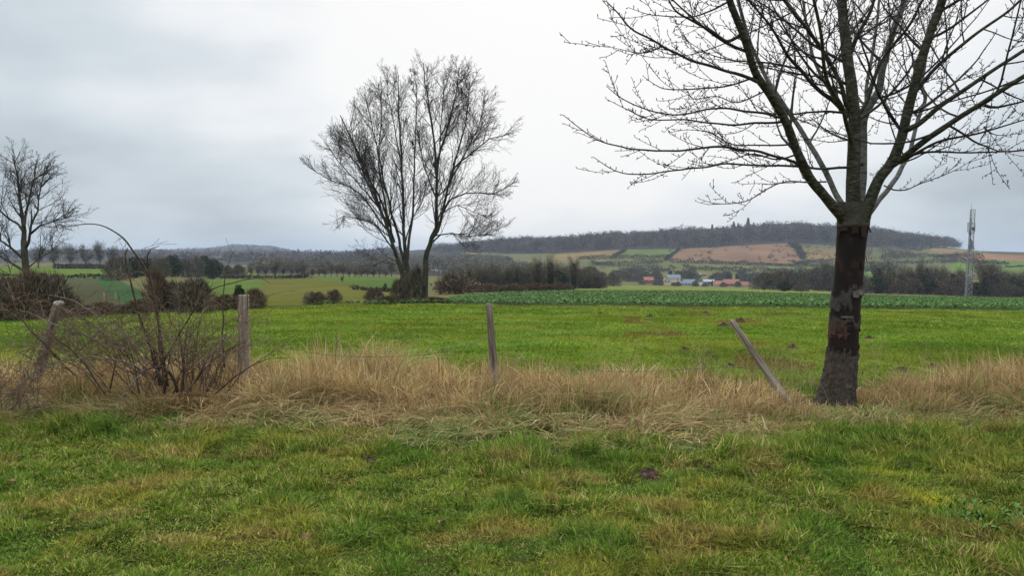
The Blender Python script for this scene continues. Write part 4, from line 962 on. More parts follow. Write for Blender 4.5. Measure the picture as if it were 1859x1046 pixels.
# --- left tree
def env_l(p):
    d = p.y; px = CX+F*p.x/d; t_ = (p.z-EYE)/d; py = CY-F*((t_*COSP+SINP)/(COSP-t_*SINP))
    b = np.interp(py, [265,290,330,375,420,470,520], [60,92,112,138,118,100,85]); return py > 268 and px < b
dl = 36.0; bl = G(50, dl)
traced_tree('bare_tree', 'broad dark bare tree cut by the left edge of the photo', dl, [
 ([(50,590),(50,538),(47,484),(43,437)], .24, .17, 0, 0), ([(43,440),(42,400),(37,367),(30,317),(20,280)], .15, .025, .4, 20), ([(46,450),(53,440),(57,407),(67,384),(75,340),(84,300)], .11, .02, -1, 18),
 ([(55,425),(72,410),(95,402),(117,397),(137,375)], .07, .012, -.8, 13), ([(42,470),(20,450),(0,437),(-30,410),(-60,370)], .09, .02, -1, 16), ([(44,492),(20,478),(0,464),(-40,455),(-80,430)], .08, .02, .8, 14),
 ([(42,420),(33,407),(0,384),(-30,340),(-45,300)], .09, .02, 1.2, 16), ([(44,410),(53,360),(60,325),(67,290)], .08, .02, 1.5, 14), ([(47,490),(70,470),(95,455),(110,440)], .045, .012, 1, 8), ([(48,500),(20,500),(-20,495),(-60,500)], .05, .015, -1, 8)],
 5, dict(ACFG, L0=2.3, rmin=.006, lr=[.46, .5, .5], nch=[7, 5, 0], up=[.12, .15, .15], wob=[.12, .15, .16]), 1, env_l, bl, -200, 100)

# ------------------------------------------------------------------ cherry tree in front
dc = 7.9; cb_ = P(1517, 738, dc); cb_.z = 0; cherry = empty('cherry_tree', tuple(cb_), 'large leafless cherry tree with peeling dark bark standing in the fence line', 'tree')
TL = np.array([(762,1472,1556),(745,1478,1552),(725,1484,1549),(700,1491,1551),(670,1499,1553),(640,1504,1555),(600,1507,1557),(560,1510,1560),(530,1513,1562),(500,1516,1565),(460,1519,1569),(430,1521,1572),(412,1521,1575),(400,1522,1577),(388,1520,1580),(378,1518,1583),(368,1517,1584)], float)
nr, nc = 300, 110; ys = np.linspace(762, 368, nr); lx = np.interp(-ys, -TL[:, 0], TL[:, 1]); rx = np.interp(-ys, -TL[:, 0], TL[:, 2])
th = np.linspace(0, 2*math.pi, nc, endpoint=False); Vt = np.zeros((nr, nc, 3)); Ct = np.zeros((nr, nc, 3))
TH, YS = np.meshgrid(th, ys); 
n_a = fbm(np.cos(TH)*2.2+5, YS*.05+np.sin(TH)*2.2, 91, 4); n_b = fbm(TH*9, YS*.35, 92, 4); n_c = fbm(np.cos(TH)*5+3, YS*.5+np.sin(TH)*5, 93, 3); n_f = fbm(TH*6, YS*.11, 94, 4)
side_ = np.cos(TH)       # +1 right side, -1 left; front is sin<0
n_v = fbm(TH*7, YS*.03, 97, 4); n_v = np.where(TH > 5.9, n_v+(fbm(TH*7-44, YS*.03, 97, 4)-n_v)*(TH-5.9)/.383, n_v)
yw = YS+(n_a-.5)*22+(n_c-.5)*9+(n_v-.5)*26
rough_low = yw > 636
peelA = (np.abs(yw-546) < 13) & (side_+(n_a-.5)*1.2 < .12)            # grey ring left half
peelB = (np.abs(yw-583) < 5); peelC = (np.abs(yw-600) < 13) & (side_+(n_c-.5)*1.4 < -.15)
peelD = (np.abs(yw-528) < 6) & (side_ > -.3)
up_ = YS+(n_c-.5)*2 < 411
smooth = ~(rough_low | peelA | peelB | peelC | peelD | up_)
grey = np.array((0.085,0.062,0.048)); dkm = np.array((0.012,0.0062,0.005)); mah = np.array((0.032,0.016,0.012)); grn = np.array((0.055,0.055,0.03))
Ct[:] = dkm[None, None]*(1-sstep(n_a, .35, .65))[..., None]+(dkm*1.5)[None, None]*sstep(n_a, .35, .65)[..., None]
streak = sstep(n_a+.25*np.exp(-((side_-.0)/.35)**2)*(YS < 485)*(YS > 418), .60, .70)*(YS < 500); Ct = Ct*(1-streak[..., None])+mah[None, None]*streak[..., None]
g_ = (grey[None, None]*(.45+1.1*n_b)[..., None]); g2 = np.array((0.105,0.088,0.076))[None, None]*(.6+.8*n_b)[..., None]
Ct[rough_low] = (g_*(.55+.9*fbm(TH*11, YS*.06, 98, 3))[..., None])[rough_low]*.68
for m_ in (peelA, peelB, peelD): Ct[m_] = g2[m_]*.5
Ct[peelC] = (np.array((0.07,0.035,0.026))[None, None]*(.5+n_b)[..., None])[peelC]
lich = sstep(n_a, .45, .62)[..., None]; gu = np.array((0.075,0.068,0.052))*(.55+.8*n_b)[..., None]*(1-lich*.6)+grn*lich*.6*(.6+.8*n_c)[..., None]; Ct[up_] = gu[up_]
ring = (np.abs(YS+(n_c-.5)*3-411) < 1.2); Ct[ring] = (0.10,0.045,0.025)
disp = np.zeros_like(TH); disp += rough_low*(.006+.040*(n_f-.45)+.010*(n_b-.5)); disp += (peelA | peelB | peelD | peelC)*(.006+.006*n_b); disp += up_*(.005+.008*(n_b-.5)); disp += (n_a-.5)*.014
flute = sstep(YS, 640, 745)*.035*(np.sin(TH*4+1.2)*.6+.6*np.sin(TH*2.0+.4)); disp += flute
for i in range(nr):
    c0 = P((lx[i]+rx[i])/2, ys[i], dc); rad = (rx[i]-lx[i])/2*dc/F
    if ys[i] < 400: pass
    rr = rad+disp[i]; Vt[i, :, 0] = c0.x+np.cos(th)*rr; Vt[i, :, 1] = c0.y+np.sin(th)*rr*.95; Vt[i, :, 2] = c0.z
ii, jj = np.meshgrid(np.arange(nr-1), np.arange(nc), indexing='ij'); j2 = (jj+1) % nc
Fa = np.stack([ii*nc+jj, ii*nc+j2, (ii+1)*nc+j2, (ii+1)*nc+jj], -1).reshape(-1, 4)
trunk = link_mesh('trunk', np_mesh('trunk', Vt.reshape(-1, 3)-np.array(cb_)[None], Fa, M['bark'], Ct.reshape(-1, 3), True), cherry)
# curled flaps of bark
rngc = random.Random(4)
def flap(px, py, wpx, hpx, curl, col_):
    i = int(np.argmin(abs(ys-py))); c0 = P((lx[i]+rx[i])/2, py, dc); rad = (rx[i]-lx[i])/2*dc/F
    s_ = max(-.98, min(.98, (px-(lx[i]+rx[i])/2)*dc/F/rad)); a0 = -math.acos(s_); v = []; nu, nv = 9, 7; wa = wpx*dc/F/rad; hh = hpx*dc/F
    for a in range(nu):
        for b in range(nv):
            t = b/(nv-1); an = a0+(a/(nu-1)-.5)*wa; o_ = .004+curl*t*t*(.6+.8*noise.noise(Vector((a*.7, px, py)))*1)
            ed = .25*hh*noise.noise(Vector((a*.9, b*.3, px)))
            v.append((c0.x+math.cos(an)*(rad+o_)-cb_.x, c0.y+math.sin(an)*(rad+o_)-cb_.y, c0.z+hh*(.5-t)+ed*t-cb_.z))
    fs = [(a*nv+b, (a+1)*nv+b, (a+1)*nv+b+1, a*nv+b+1) for a in range(nu-1) for b in range(nv-1)]
    me_ = np_mesh('bark_flap', np.array(v), np.array(fs), M['bark'], np.tile(np.array(col_)*.55, (len(v), 1))*np.array([.7+.6*rngc.random() for _ in v])[:, None], False)
    o_ = link_mesh('bark_flap', me_, trunk); md_ = o_.modifiers.new('solid', 'SOLIDIFY'); md_.thickness = .004
for f_ in ((1526,415,12,10,.02,(.06,.03,.02)),(1540,417,10,16,.012,(.05,.025,.02)),(1556,420,12,20,.012,(.06,.03,.022)),(1570,416,12,12,.03,(.07,.035,.025)),
           (1521,425,7,16,.022,(.05,.025,.02)),(1553,530,16,10,.028,(.22,.19,.17)),(1542,533,12,12,.02,(.20,.17,.15)),(1561,527,8,9,.03,(.24,.21,.19)),
           (1527,574,20,4,.010,(.16,.14,.12)),(1515,592,7,20,.02,(.09,.05,.035)),(1524,602,5,24,.018,(.10,.055,.04)),
           (1555,481,6,14,.012,(.06,.03,.02)),(1566,468,5,12,.014,(.05,.027,.02)),(1558,596,5,12,.012,(.07,.035,.025))): flap(*f_)
# limbs
def wp(pl): return [P(x, y, d) for x, y, d in pl]
LIMBS = [ # label-free parts: (points, r start, r end, material, number of side branches)
 ([(1538,425,7.9),(1530,398,7.87),(1518,382,7.8),(1490,348,7.72),(1467,319,7.65),(1448,277,7.5),(1425,217,7.35),(1397,171,7.2),(1370,129,7.05),(1351,69,6.9),(1323,-5,6.75),(1290,-110,6.6),(1250,-220,6.4)], .072, .030, 'limb', 9),
 ([(1540,420,8.0),(1532,380,8.1),(1519,355,8.25),(1490,296,8.45),(1457,240,8.7),(1416,180,8.9),(1388,134,9.1),(1360,69,9.3),(1342,9,9.5),(1310,-110,9.8)], .045, .022, 'pale_limb', 8),
 ([(1551,430,7.9),(1550,390,7.85),(1549,330,7.8),(1550,259,7.75),(1550,199,7.72),(1541,115,7.7),(1531,46,7.7),(1527,-5,7.7),(1520,-120,7.6),(1510,-260,7.6)], .098, .045, 'limb', 12),
 ([(1557,420,8.0),(1563,340,8.15),(1566,277,8.3),(1566,217,8.4),(1585,180,8.45),(1596,162,8.5),(1605,115,8.55),(1624,46,8.65),(1642,-5,8.7),(1660,-120,8.8)], .070, .035, 'pale_limb', 9),
 ([(1556,425,7.85),(1570,392,7.8),(1582,355,7.75),(1596,323,7.72),(1624,286,7.65),(1647,208,7.6),(1665,139,7.5),(1684,69,7.45),(1712,-5,7.4),(1745,-100,7.3),(1770,-220,7.2)], .080, .040, 'limb', 12),
 ([(1612,303,7.7),(1633,292,7.6),(1670,262,7.35),(1721,226,7.1),(1786,185,6.8),(1859,139,6.5),(1960,80,6.2)], .045, .020, 'limb', 9),
 ([(1640,238,7.6),(1665,226,7.5),(1710,190,7.4),(1758,157,7.2),(1859,92,7.0),(1960,20,6.8)], .038, .016, 'limb', 9),
 ([(1556,425,8.0),(1572,398,8.15),(1590,372,8.3),(1619,333,8.6),(1651,277,8.9),(1668,215,9.1),(1679,178,9.2),(1674,150,9.3),(1690,60,9.5),(1710,-20,9.7)], .042, .018, 'pale_limb', 7),
 ([(1552,215,7.75),(1536,190,7.7),(1526,150,7.6),(1504,106,7.5),(1471,60,7.35),(1440,20,7.2),(1416,-10,7.1)], .030, .018, 'limb', 8),
 ([(1540,213,7.85),(1510,170,7.95),(1485,125,8.1),(1470,80,8.2),(1458,0,8.4)], .030, .016, 'pale_limb', 6),
 ([(1562,205,8.2),(1580,170,8.2),(1600,110,8.2),(1640,60,8.0),(1670,10,7.9),(1690,-30,7.8)], .026, .014, 'limb', 6),
 ([(1543,100,7.7),(1558,60,7.6),(1580,20,7.5),(1590,-20,7.4)], .030, .016, 'limb', 5),
 ([(1655,175,7.6),(1700,120,7.5),(1760,70,7.3),(1830,20,7.1),(1880,-30,7.0)], .026, .012, 'limb', 7),
 ([(1562,300,8.2),(1570,230,8.6),(1575,150,8.9),(1590,60,9.2),(1600,-40,9.5)], .035, .016, 'pale_limb', 6),
 ([(1546,260,7.7),(1530,200,7.3),(1500,140,6.9),(1490,60,6.6),(1470,-40,6.3)], .028, .014, 'limb', 7),
]
BR_ = [ # traced side branches
 ([(1453,300,7.55),(1430,290,7.5),(1383,277,7.4),(1323,268,7.3),(1280,268,7.2),(1231,273,7.1),(1162,272,7.0),(1128,266,6.95),(1092,257,6.9),(1050,232,6.85),(1023,208,6.8)], .016),
 ([(1546,303,7.75),(1524,303,7.72),(1490,305,7.7),(1453,302,7.6),(1400,300,7.4),(1360,300,7.3),(1322,296,7.2),(1277,305,7.1),(1222,310,7.0),(1170,316,6.9),(1129,314,6.8),(1100,300,6.75),(1078,286,6.7)], .015),
 ([(1500,330,7.7),(1467,332,7.6),(1430,330,7.5),(1393,344,7.4),(1351,367,7.3),(1310,371,7.2),(1286,372,7.1),(1263,365,7.05)], .009),
 ([(1416,213,7.3),(1390,206,7.2),(1360,203,7.1),(1320,196,7.0),(1286,199,6.95),(1222,208,6.85),(1162,194,6.7),(1125,175,6.65),(1102,157,6.6)], .014),
 ([(1425,220,7.35),(1370,224,7.4),(1314,226,7.45),(1240,217,7.5),(1185,217,7.55),(1140,200,7.6),(1100,180,7.6)], .013),
 ([(1374,148,7.05),(1350,138,7.0),(1323,129,6.9),(1259,111,6.75),(1203,83,6.6),(1152,55,6.5),(1120,22,6.4),(1102,2,6.35)], .018),
 ([(1346,62,6.9),(1320,75,6.8),(1296,60,6.7),(1260,38,6.6),(1231,23,6.5),(1212,-5,6.45),(1195,-60,6.4)], .018),
 ([(1203,83,6.6),(1180,95,6.55),(1162,96,6.5),(1130,90,6.45),(1088,79,6.4)], .007),
 ([(1536,203,7.7),(1510,180,7.55),(1485,162,7.4),(1450,125,7.2),(1430,102,7.1),(1397,46,6.9),(1351,-10,6.7),(1310,-60,6.6)], .026),
 ([(1536,205,7.75),(1500,202,7.7),(1460,204,7.6),(1430,208,7.5),(1400,205,7.4),(1370,190,7.3)], .014),
 ([(1370,140,7.1),(1342,150,7.0),(1280,160,6.9),(1217,162,6.8),(1190,152,6.75),(1168,138,6.7)], .010),
 ([(1440,262,7.45),(1400,264,7.5),(1330,262,7.6),(1290,240,7.7),(1250,236,7.75),(1215,240,7.8)], .010),
 ([(1605,337,8.45),(1622,345,8.3),(1645,345,8.2),(1670,333,8.1),(1721,314,8.0),(1750,300,7.9),(1786,277,7.8)], .009),
 ([(1633,296,7.65),(1660,280,7.5),(1700,258,7.4),(1760,245,7.2),(1800,235,7.1),(1859,218,7.0),(1930,195,6.9)], .017),
 ([(1650,284,7.55),(1680,276,7.4),(1730,276,7.3),(1800,277,7.1),(1859,272,7.0),(1930,262,6.9)], .014),
 ([(1786,190,6.8),(1810,194,6.75),(1859,182,6.7),(1910,165,6.65)], .016),
 ([(1786,230,7.1),(1810,245,7.1),(1859,243,7.05)], .007),
 ([(1450,125,7.2),(1400,115,7.3),(1340,110,7.4),(1290,100,7.5),(1240,70,7.6)], .012),
 ([(1390,165,7.2),(1340,185,7.3),(1300,175,7.35),(1260,180,7.4),(1235,178,7.4)], .008),
 ([(1448,280,7.5),(1410,290,7.6),(1370,280,7.7),(1330,290,7.8),(1290,300,7.8),(1250,298,7.85)], .010),
 ([(1325,0,6.75),(1290,20,6.7),(1250,30,6.6),(1190,28,6.5),(1140,14,6.4)], .010),
]
rng = random.Random(11); spur = []; twig = TB(); nbr = TB()
def knobs(tb_, pts, rr, gap, rng, k0=.2):
    acc = 0
    for i in range(1, len(pts)):
        s_ = (pts[i]-pts[i-1]).length; acc += s_
        if acc > gap and rr[i] < .02:
            acc = 0; d = (pts[i]-pts[i-1]).normalized(); q = rnd_perp(d, rng); q.z += .5; q = (q+d*.5).normalized(); l_ = rng.uniform(.012, .034)
            tb_.tube([pts[i], pts[i]+q*l_*.6, pts[i]+q*l_], [.0035, .0035, .0055], 3)
            if rng.random() < .5: tb_.tube([pts[i]+q*l_*.8, pts[i]+q*l_*1.3+Vector((0, 0, .006))], [.006, .002], 3)
def twiglet(tb_, p, d, ln, r_, lev, rng):
    n = max(3, int(ln/.055)); st = ln/n; pts = [p.copy()]; rr = [r_]; d = d.normalized()
    for i in range(n):
        d = (d+Vector((rng.gauss(0, .07), rng.gauss(0, .07), rng.gauss(0, .07)+.9*st))).normalized(); p = p+d*st; pts.append(p); rr.append(max(.0030, r_*(1-.75*(i+1)/n)))
    tb_.tube(pts, rr, 3 if r_ < .008 else 5); knobs(spurs, pts, rr, .055, rng)
    if lev > 0:
        m = int(ln/.16)
        for q in range(m):
            t = (q+.3+rng.random()*.7)/max(1, m); i = min(n-1, int(t*n)); dd = (pts[i+1]-pts[i]).normalized(); a = R(rng.uniform(28, 62))
            nd = dd*math.cos(a)+rnd_perp(dd, rng)*math.sin(a); twiglet(tb_, pts[i], nd, ln*rng.uniform(.25, .5)*(1.1-.5*t), max(.0032, rr[i]*.6), lev-1, rng)
spurs = TB()
for pl, ra, rb, mt, nsb in LIMBS:
    pts = wp(pl); n = len(pts); rr = [.86*(ra+(rb-ra)*(i/(n-1))**.8) for i in range(n)]; pts, rr = catmull(pts, rr, .06)
    for i in range(2, len(pts)):
        w_ = Vector(noise.noise_vector(pts[i]*3.1))*.012; pts[i] = pts[i]+w_; rr[i] *= 1+.08*noise.noise(pts[i]*9)
    tb = TB(); tb.tube(pts, rr, 14 if ra > .05 else 9); tb.build('limb', M[mt], cherry, origin=cb_)
    for q in range(nsb):
        t = .25+.75*(q+rng.random())/nsb; i = min(len(pts)-2, int(t*(len(pts)-1))); dd = (pts[i+1]-pts[i]).normalized(); a = R(rng.uniform(35, 70))
        nd = dd*math.cos(a)+rnd_perp(dd, rng)*math.sin(a)
        if nd.y < -.35: nd.y *= -.5
        ln = rng.uniform(.7, 1.9); r_ = min(.017, rr[i]*.45); m = int(ln/.12); st = ln/m; p = pts[i].copy(); bp_ = [p.copy()]; br_ = [r_]; d = nd.normalized()
        for s_ in range(m):
            d = (d+Vector((rng.gauss(0, .07), rng.gauss(0, .07), rng.gauss(0, .06)+.5*st))).normalized(); p = p+d*st; bp_.append(p); br_.append(max(.004, r_*(1-.75*(s_+1)/m)))
        nbr.tube(bp_, br_, 6); knobs(spurs, bp_, br_, .07, rng)
        for w_ in range(int(ln/.22)):
            t2 = rng.uniform(.15, 1); i2 = min(m-1, int(t2*m)); dd = (bp_[i2+1]-bp_[i2]).normalized(); a = R(rng.uniform(30, 60))
            twiglet(twig, bp_[i2], dd*math.cos(a)+rnd_perp(dd, rng)*math.sin(a), rng.uniform(.2, .7), max(.004, br_[i2]*.55), 1, rng)
for pl, ra in BR_:
    pts = wp(pl); n = len(pts); rr = [ra*(1-.78*i/(n-1)) for i in range(n)]; pts, rr = catmull(pts, rr, .05)
    for i in range(1, len(pts)): pts[i] = pts[i]+Vector(noise.noise_vector(pts[i]*4.3))*.012
    nbr.tube(pts, rr, 7); knobs(spurs, pts, rr, .05, rng); tot = len(pts)*.05; m = int(tot/.19)
    for q in range(m):
        t = .12+.85*(q+rng.random())/m; i = min(len(pts)-2, int(t*(len(pts)-1))); dd = (pts[i+1]-pts[i]).normalized(); a = R(rng.uniform(14, 40)); pv = rnd_perp(dd, rng); pv.y *= .5; pv.z += .15
        twiglet(twig, pts[i], dd*math.cos(a)+pv.normalized()*math.sin(a), rng.uniform(.12, .65)*(1.2-.5*t), max(.0038, rr[i]*.5), 1, rng)
nbr.build('side_branches', M['twig'], cherry, origin=cb_); twig.build('twigs', M['twig'], cherry, origin=cb_); spurs.build('buds', M['twig'], cherry, origin=cb_)

# ------------------------------------------------------------------ fence posts
def post(name, top, base, depth_t, depth_b, w_t, w_b, label, crack=.35, seed=0, sq=3.2, split=0.0):
    a, b = P(base[0], base[1], depth_b), P(top[0], top[1], depth_t); gz = h1(a.x, a.y); d = (b-a); a = a-d.normalized()*.12
    n, k_ = 46, 28; rng_ = random.Random(seed); ln = (b-a).length; ax = (b-a).normalized(); rot = ax.to_track_quat('Z', 'Y').to_matrix(); V = []
    for i in range(n):
        t = i/(n-1); w_ = (w_b+(w_t-w_b)*t)/2*dc/F
        for j in range(k_):
            an = 2*math.pi*j/k_; c_, s_ = math.cos(an), math.sin(an); r_ = 1/((abs(c_)**sq+abs(s_)**sq)**(1/sq))
            gr_ = 0
            for m_ in range(3):
                aa = (m_*2.1+seed*1.3+.25*math.sin(t*3+m_)+4.4) % (2*math.pi); dd = (an-aa+math.pi) % (2*math.pi)-math.pi; gr_ += crack*math.exp(-(dd/.13)**2)*(.4+.6*noise.noise(Vector((t*4, m_, seed)))+.4)
            r_ *= w_*(1+.10*noise.noise(Vector((c_*2, s_*2, t*5+seed)))+.05*noise.noise(Vector((c_*9, s_*9, t*3)))-.35*gr_)
            tz = t*ln+(0 if i < n-1 else split*(.3*noise.noise(Vector((c_*2, s_*2, seed)))+.4*c_))
            V.append(a+rot @ Vector((c_*r_, s_*r_*.85, tz)))
    o_ = sum(V[:k_], Vector())/k_; o_.z = gz; Fs = [(i*k_+j, i*k_+(j+1) % k_, (i+1)*k_+(j+1) % k_, (i+1)*k_+j) for i in range(n-1) for j in range(k_)]
    ct = sum(V[-k_:], Vector())/k_; V.append(ct); me_ = bpy.data.meshes.new(name); Ri = rot.transposed(); me_.from_pydata([tuple(Ri @ (v-o_)) for v in V], [], Fs+[((n-1)*k_+j, (n-1)*k_+(j+1) % k_, n*k_) for j in range(k_)])
    me_.materials.append(M['post']); me_.polygons.foreach_set('use_smooth', [True]*((n-1)*k_)+[False]*k_)
    ob_ = link_mesh(name, me_, None, tuple(o_)); ob_.rotation_euler = rot.to_euler(); return tag(ob_, label, 'fence post')
post('fence_post', (442.5,535), (443,728), 8.3, 8.3, 18.5, 20, 'upright square weathered post standing right beside the thorny bramble bush', .12, 1, 6.0)
post('fence_post', (888,551), (900,728), 8.3, 8.3, 13, 17, 'narrow cracked weathered post standing alone near the middle of the strip', .5, 2, 3.0, .02)
post('fence_post', (1328,583), (1440,744), 8.2, 7.75, 12, 19, 'split weathered post leaning steeply to the left of the cherry trunk', .6, 3, 2.6, .02)
post('fence_post', (107,549), (60,716), 8.2, 8.5, 16, 19, 'leaning grey lichen-covered post behind the bramble at the far left', .5, 4, 2.8, .02)
for px, py, lab in ((190,545,'small distant weathered stake at the left pasture edge, left of a pair'),(211,545,'small distant weathered stake at the left pasture edge, right of a pair')):
    g = G(px, 34.0); tb = TB(); hh = 1.0; tb.tube([Vector((0, 0, -.1)), Vector((-.05, 0, hh*.6)), Vector((-.06, 0, hh))], [.035, .03, .028], 7)
    o_ = tb.build('stake', M['post'], None, tuple(g)); tag(o_, lab, 'stake')
for o_ in bpy.data.objects:
    if o_.name.startswith('fence_post') and 'lichen-covered' in o_['label']: o_.data.materials[0] = mat_noise('lichen_post_wood', (0.07, 0.06, 0.048), (0.33, 0.28, 0.225), 30, 0.9, 0.012, (1, 1, .1))
# wires
def wire(pts, label, r_=.0032, mat='wire', name='fence_wire'):
    q, rr = catmull(pts, [r_]*len(pts), .15); tb = TB(); tb.tube(q, rr, 4); o_ = q[0]; tag(tb.build(name, M[mat], None, tuple(o_), origin=o_), label, 'wire')
wire([P(1548,700,8.15), P(1640,706,8.25), P(1750,705,8.3), P(1859,700,8.35), P(2000,698,8.4)], 'thin slack fence wire running right from the cherry trunk')
wire([P(444,605,8.22), P(560,640,8.25), P(680,648,8.25), P(800,640,8.25), P(893,612,8.22)], 'thin sagging fence wire strung between the square post and the narrow post')
wire([P(896,640,8.22), P(1010,668,8.2), P(1150,675,8.2), P(1300,668,8.1), P(1392,670,8.1)], 'thin sagging fence wire between the narrow post and the leaning post')
wire([P(-400,10,60), P(-200,130,85), P(0,262,120), P(60,325,150), P(125,405,200), P(160,440,240)], 'thin overhead power line descending behind the left bare tree', .012, 'dark_metal', 'power_line')

# ------------------------------------------------------------------ bramble / thorn bush on the left
bb = G(318, 7.5); rng = random.Random(5)
ds = TB()
bush = empty('thorn_bush', tuple(bb), 'tangled leafless thorny bush arching over the dead grass left of the square post', 'shrub')
st_ = TB(); gs = TB(); tw = TB()
def stem(pl, r0, tb_, twn, cfgs=(.25, .6), thorn=True):
    if tb_ is ds: r0 *= 1.25
    pts = wp(pl); n = len(pts); pts, rr = catmull(pts, [r0*(1-.75*i/(n-1)) for i in range(n)], .05)
    for i in range(1, len(pts)): pts[i] = pts[i]+Vector(noise.noise_vector(pts[i]*5))*.015
    tb_.tube(pts, rr, 6)
    for q in range(twn):
        t = rng.uniform(.15, 1); i = min(len(pts)-2, int(t*(len(pts)-1))); dd = (pts[i+1]-pts[i]).normalized(); a = R(rng.uniform(35, 75))
        bt(pts[i], dd*math.cos(a)+rnd_perp(dd, rng)*math.sin(a), rng.uniform(*cfgs), max(.0025, rr[i]*.5), 1)
    thorns(pts, rr)
def thorns(pts, rr):
    for i in range(1, len(pts)-1):
        if rng.random() < .55:
            d = (pts[i+1]-pts[i]).normalized(); q = rnd_perp(d, rng); tw.tube([pts[i], pts[i]+q*rng.uniform(.01, .022)], [.003, .0008], 3)
def bt(p, d, ln, r_, lev):
    n = max(3, int(ln/.06)); stp = ln/n; pts = [p.copy()]; rr = [r_]; d = d.normalized()
    for i in range(n):
        d = (d+Vector((rng.gauss(0, .16), rng.gauss(0, .16), rng.gauss(0, .14)+.02))).normalized(); p = p+d*stp
        if p.z < .05: break
        pts.append(p); rr.append(max(.0020, r_*(1-.7*(i+1)/n)))
    tw.tube(pts, rr, 3)
    if lev > 0:
        for q in range(int(ln/.11)):
            i = rng.randrange(0, len(pts)-1) if len(pts) > 1 else 0
            if len(pts) < 2: break
            dd = (pts[i+1]-pts[i]).normalized(); a = R(rng.uniform(35, 75)); bt(pts[i], dd*math.cos(a)+rnd_perp(dd, rng)*math.sin(a), ln*rng.uniform(.2, .5), max(.002, rr[i]*.65), lev-1)
stem([(322,712,7.4),(316,690,7.35),(303,672,7.3),(288,666,7.2),(270,670,7.1),(256,680,7.0)], .014, ds, 2)
stem([(262,676,7.1),(240,662,7.1),(200,652,7.0),(160,650,6.95),(115,654,6.9),(80,666,6.85),(45,690,6.8),(10,722,6.8),(-20,748,6.8)], .0085, gs, 18, (.15,.5))
stem([(256,680,7.0),(240,695,6.9),(222,720,6.8),(212,750,6.75),(208,775,6.7)], .006, gs, 5, (.1,.25))
stem([(292,700,7.5),(282,660,7.5),(268,618,7.5),(252,570,7.5),(240,525,7.5),(231,490,7.5),(228,462,7.5),(233,450,7.5)], .012, ds, 7, (.15,.5))
stem([(300,700,7.6),(292,640,7.6),(284,560,7.6),(276,520,7.6),(268,490,7.6),(267,465,7.6),(274,452,7.6),(290,446,7.6)], .011, ds, 7, (.15,.45))
stem([(305,702,7.7),(290,600,7.7),(276,520,7.7),(256,475,7.7),(236,448,7.7),(215,425,7.7),(190,412,7.7),(160,408,7.7),(130,410,7.7),(100,409,7.7)], .011, ds, 4, (.1,.3))
stem([(408,668,7.9),(404,620,7.9),(405,570,7.9),(406,530,7.9),(412,490,7.9),(424,458,7.9)], .008, ds, 8, (.1,.3))
stem([(300,690,7.5),(240,620,7.4),(170,570,7.3),(130,545,7.3),(88,537,7.3)], .009, gs, 8, (.15,.4))
stem([(270,690,7.4),(200,640,7.3),(150,590,7.2),(120,560,7.2)], .008, st_, 8, (.2,.5))
stem([(262,650,7.3),(200,625,7.2),(100,590,7.1),(60,570,7.1),(28,560,7.1)], .007, gs, 8, (.15,.4))
stem([(110,655,7.4),(75,620,7.3),(40,580,7.3),(20,540,7.3),(-5,500,7.3)], .008, ds, 8, (.2,.5))
stem([(280,690,7.6),(330,600,7.6),(380,530,7.6),(430,512,7.6),(475,505,7.6),(490,512,7.6)], .007, ds, 9, (.15,.4))
stem([(320,690,7.7),(370,620,7.8),(430,575,7.9),(470,545,7.9),(520,528,7.9),(545,530,7.9)], .006, st_, 7, (.12,.3))
stem([(270,690,7.6),(180,600,7.6),(110,560,7.6),(60,545,7.6),(0,560,7.6)], .007, st_, 8, (.2,.5))
for q in range(44):
    a = rng.uniform(-1.0, 1.0); bx = 300+a*90+rng.gauss(0, 20); d0 = 7.5+rng.gauss(0, .25); h_ = rng.uniform(80, 185)*(1-.25*abs(a)); fx = bx+a*120+rng.gauss(0, 75)-25
    stem([(bx, 715, d0), (bx+(fx-bx)*.3, 715-h_*.5, d0+rng.gauss(0, .1)), (bx+(fx-bx)*.65, 715-h_*.85, d0+rng.gauss(0, .2)), (fx, 715-h_*rng.uniform(.8, 1.15), d0+rng.gauss(0, .35))], rng.uniform(.0035, .008), ds if q % 3 == 0 else st_, 5, (.12,.5))
for q in range(54):
    bx = rng.uniform(130, 370); d0 = 7.4+rng.gauss(0, .25); fx = bx+rng.choice((-1, -1, 1))*rng.uniform(60, 190); y0 = rng.uniform(620, 690)
    stem([(bx, y0, d0), ((bx+fx)/2, y0-rng.uniform(20, 70), d0+rng.gauss(0, .2)), (fx, y0-rng.uniform(-20, 60), d0+rng.gauss(0, .35))], rng.uniform(.003, .006), st_, 7, (.12,.45))
for q in range(22):
    bx = rng.uniform(325, 440); d0 = 7.8+rng.gauss(0, .2); h_ = rng.uniform(70, 190)
    stem([(bx, 712, d0), (bx+rng.gauss(0, 14), 712-h_*.5, d0), (bx+rng.gauss(8, 22), 712-h_, d0+.1)], rng.uniform(.004, .008), st_, 5, (.12,.35))
M['dark_stem'] = mat_noise('dark_stem', (0.022, 0.014, 0.012), (0.085, 0.052, 0.038), 20, .8)
ds.build('thick_stems', M['dark_stem'], bush, origin=bb); st_.build('stems', M['bramble'], bush, origin=bb); gs.build('lichen_stems', M['grey_stem'], bush, origin=bb); tw.build('twigs', M['bramble'], bush, origin=bb)
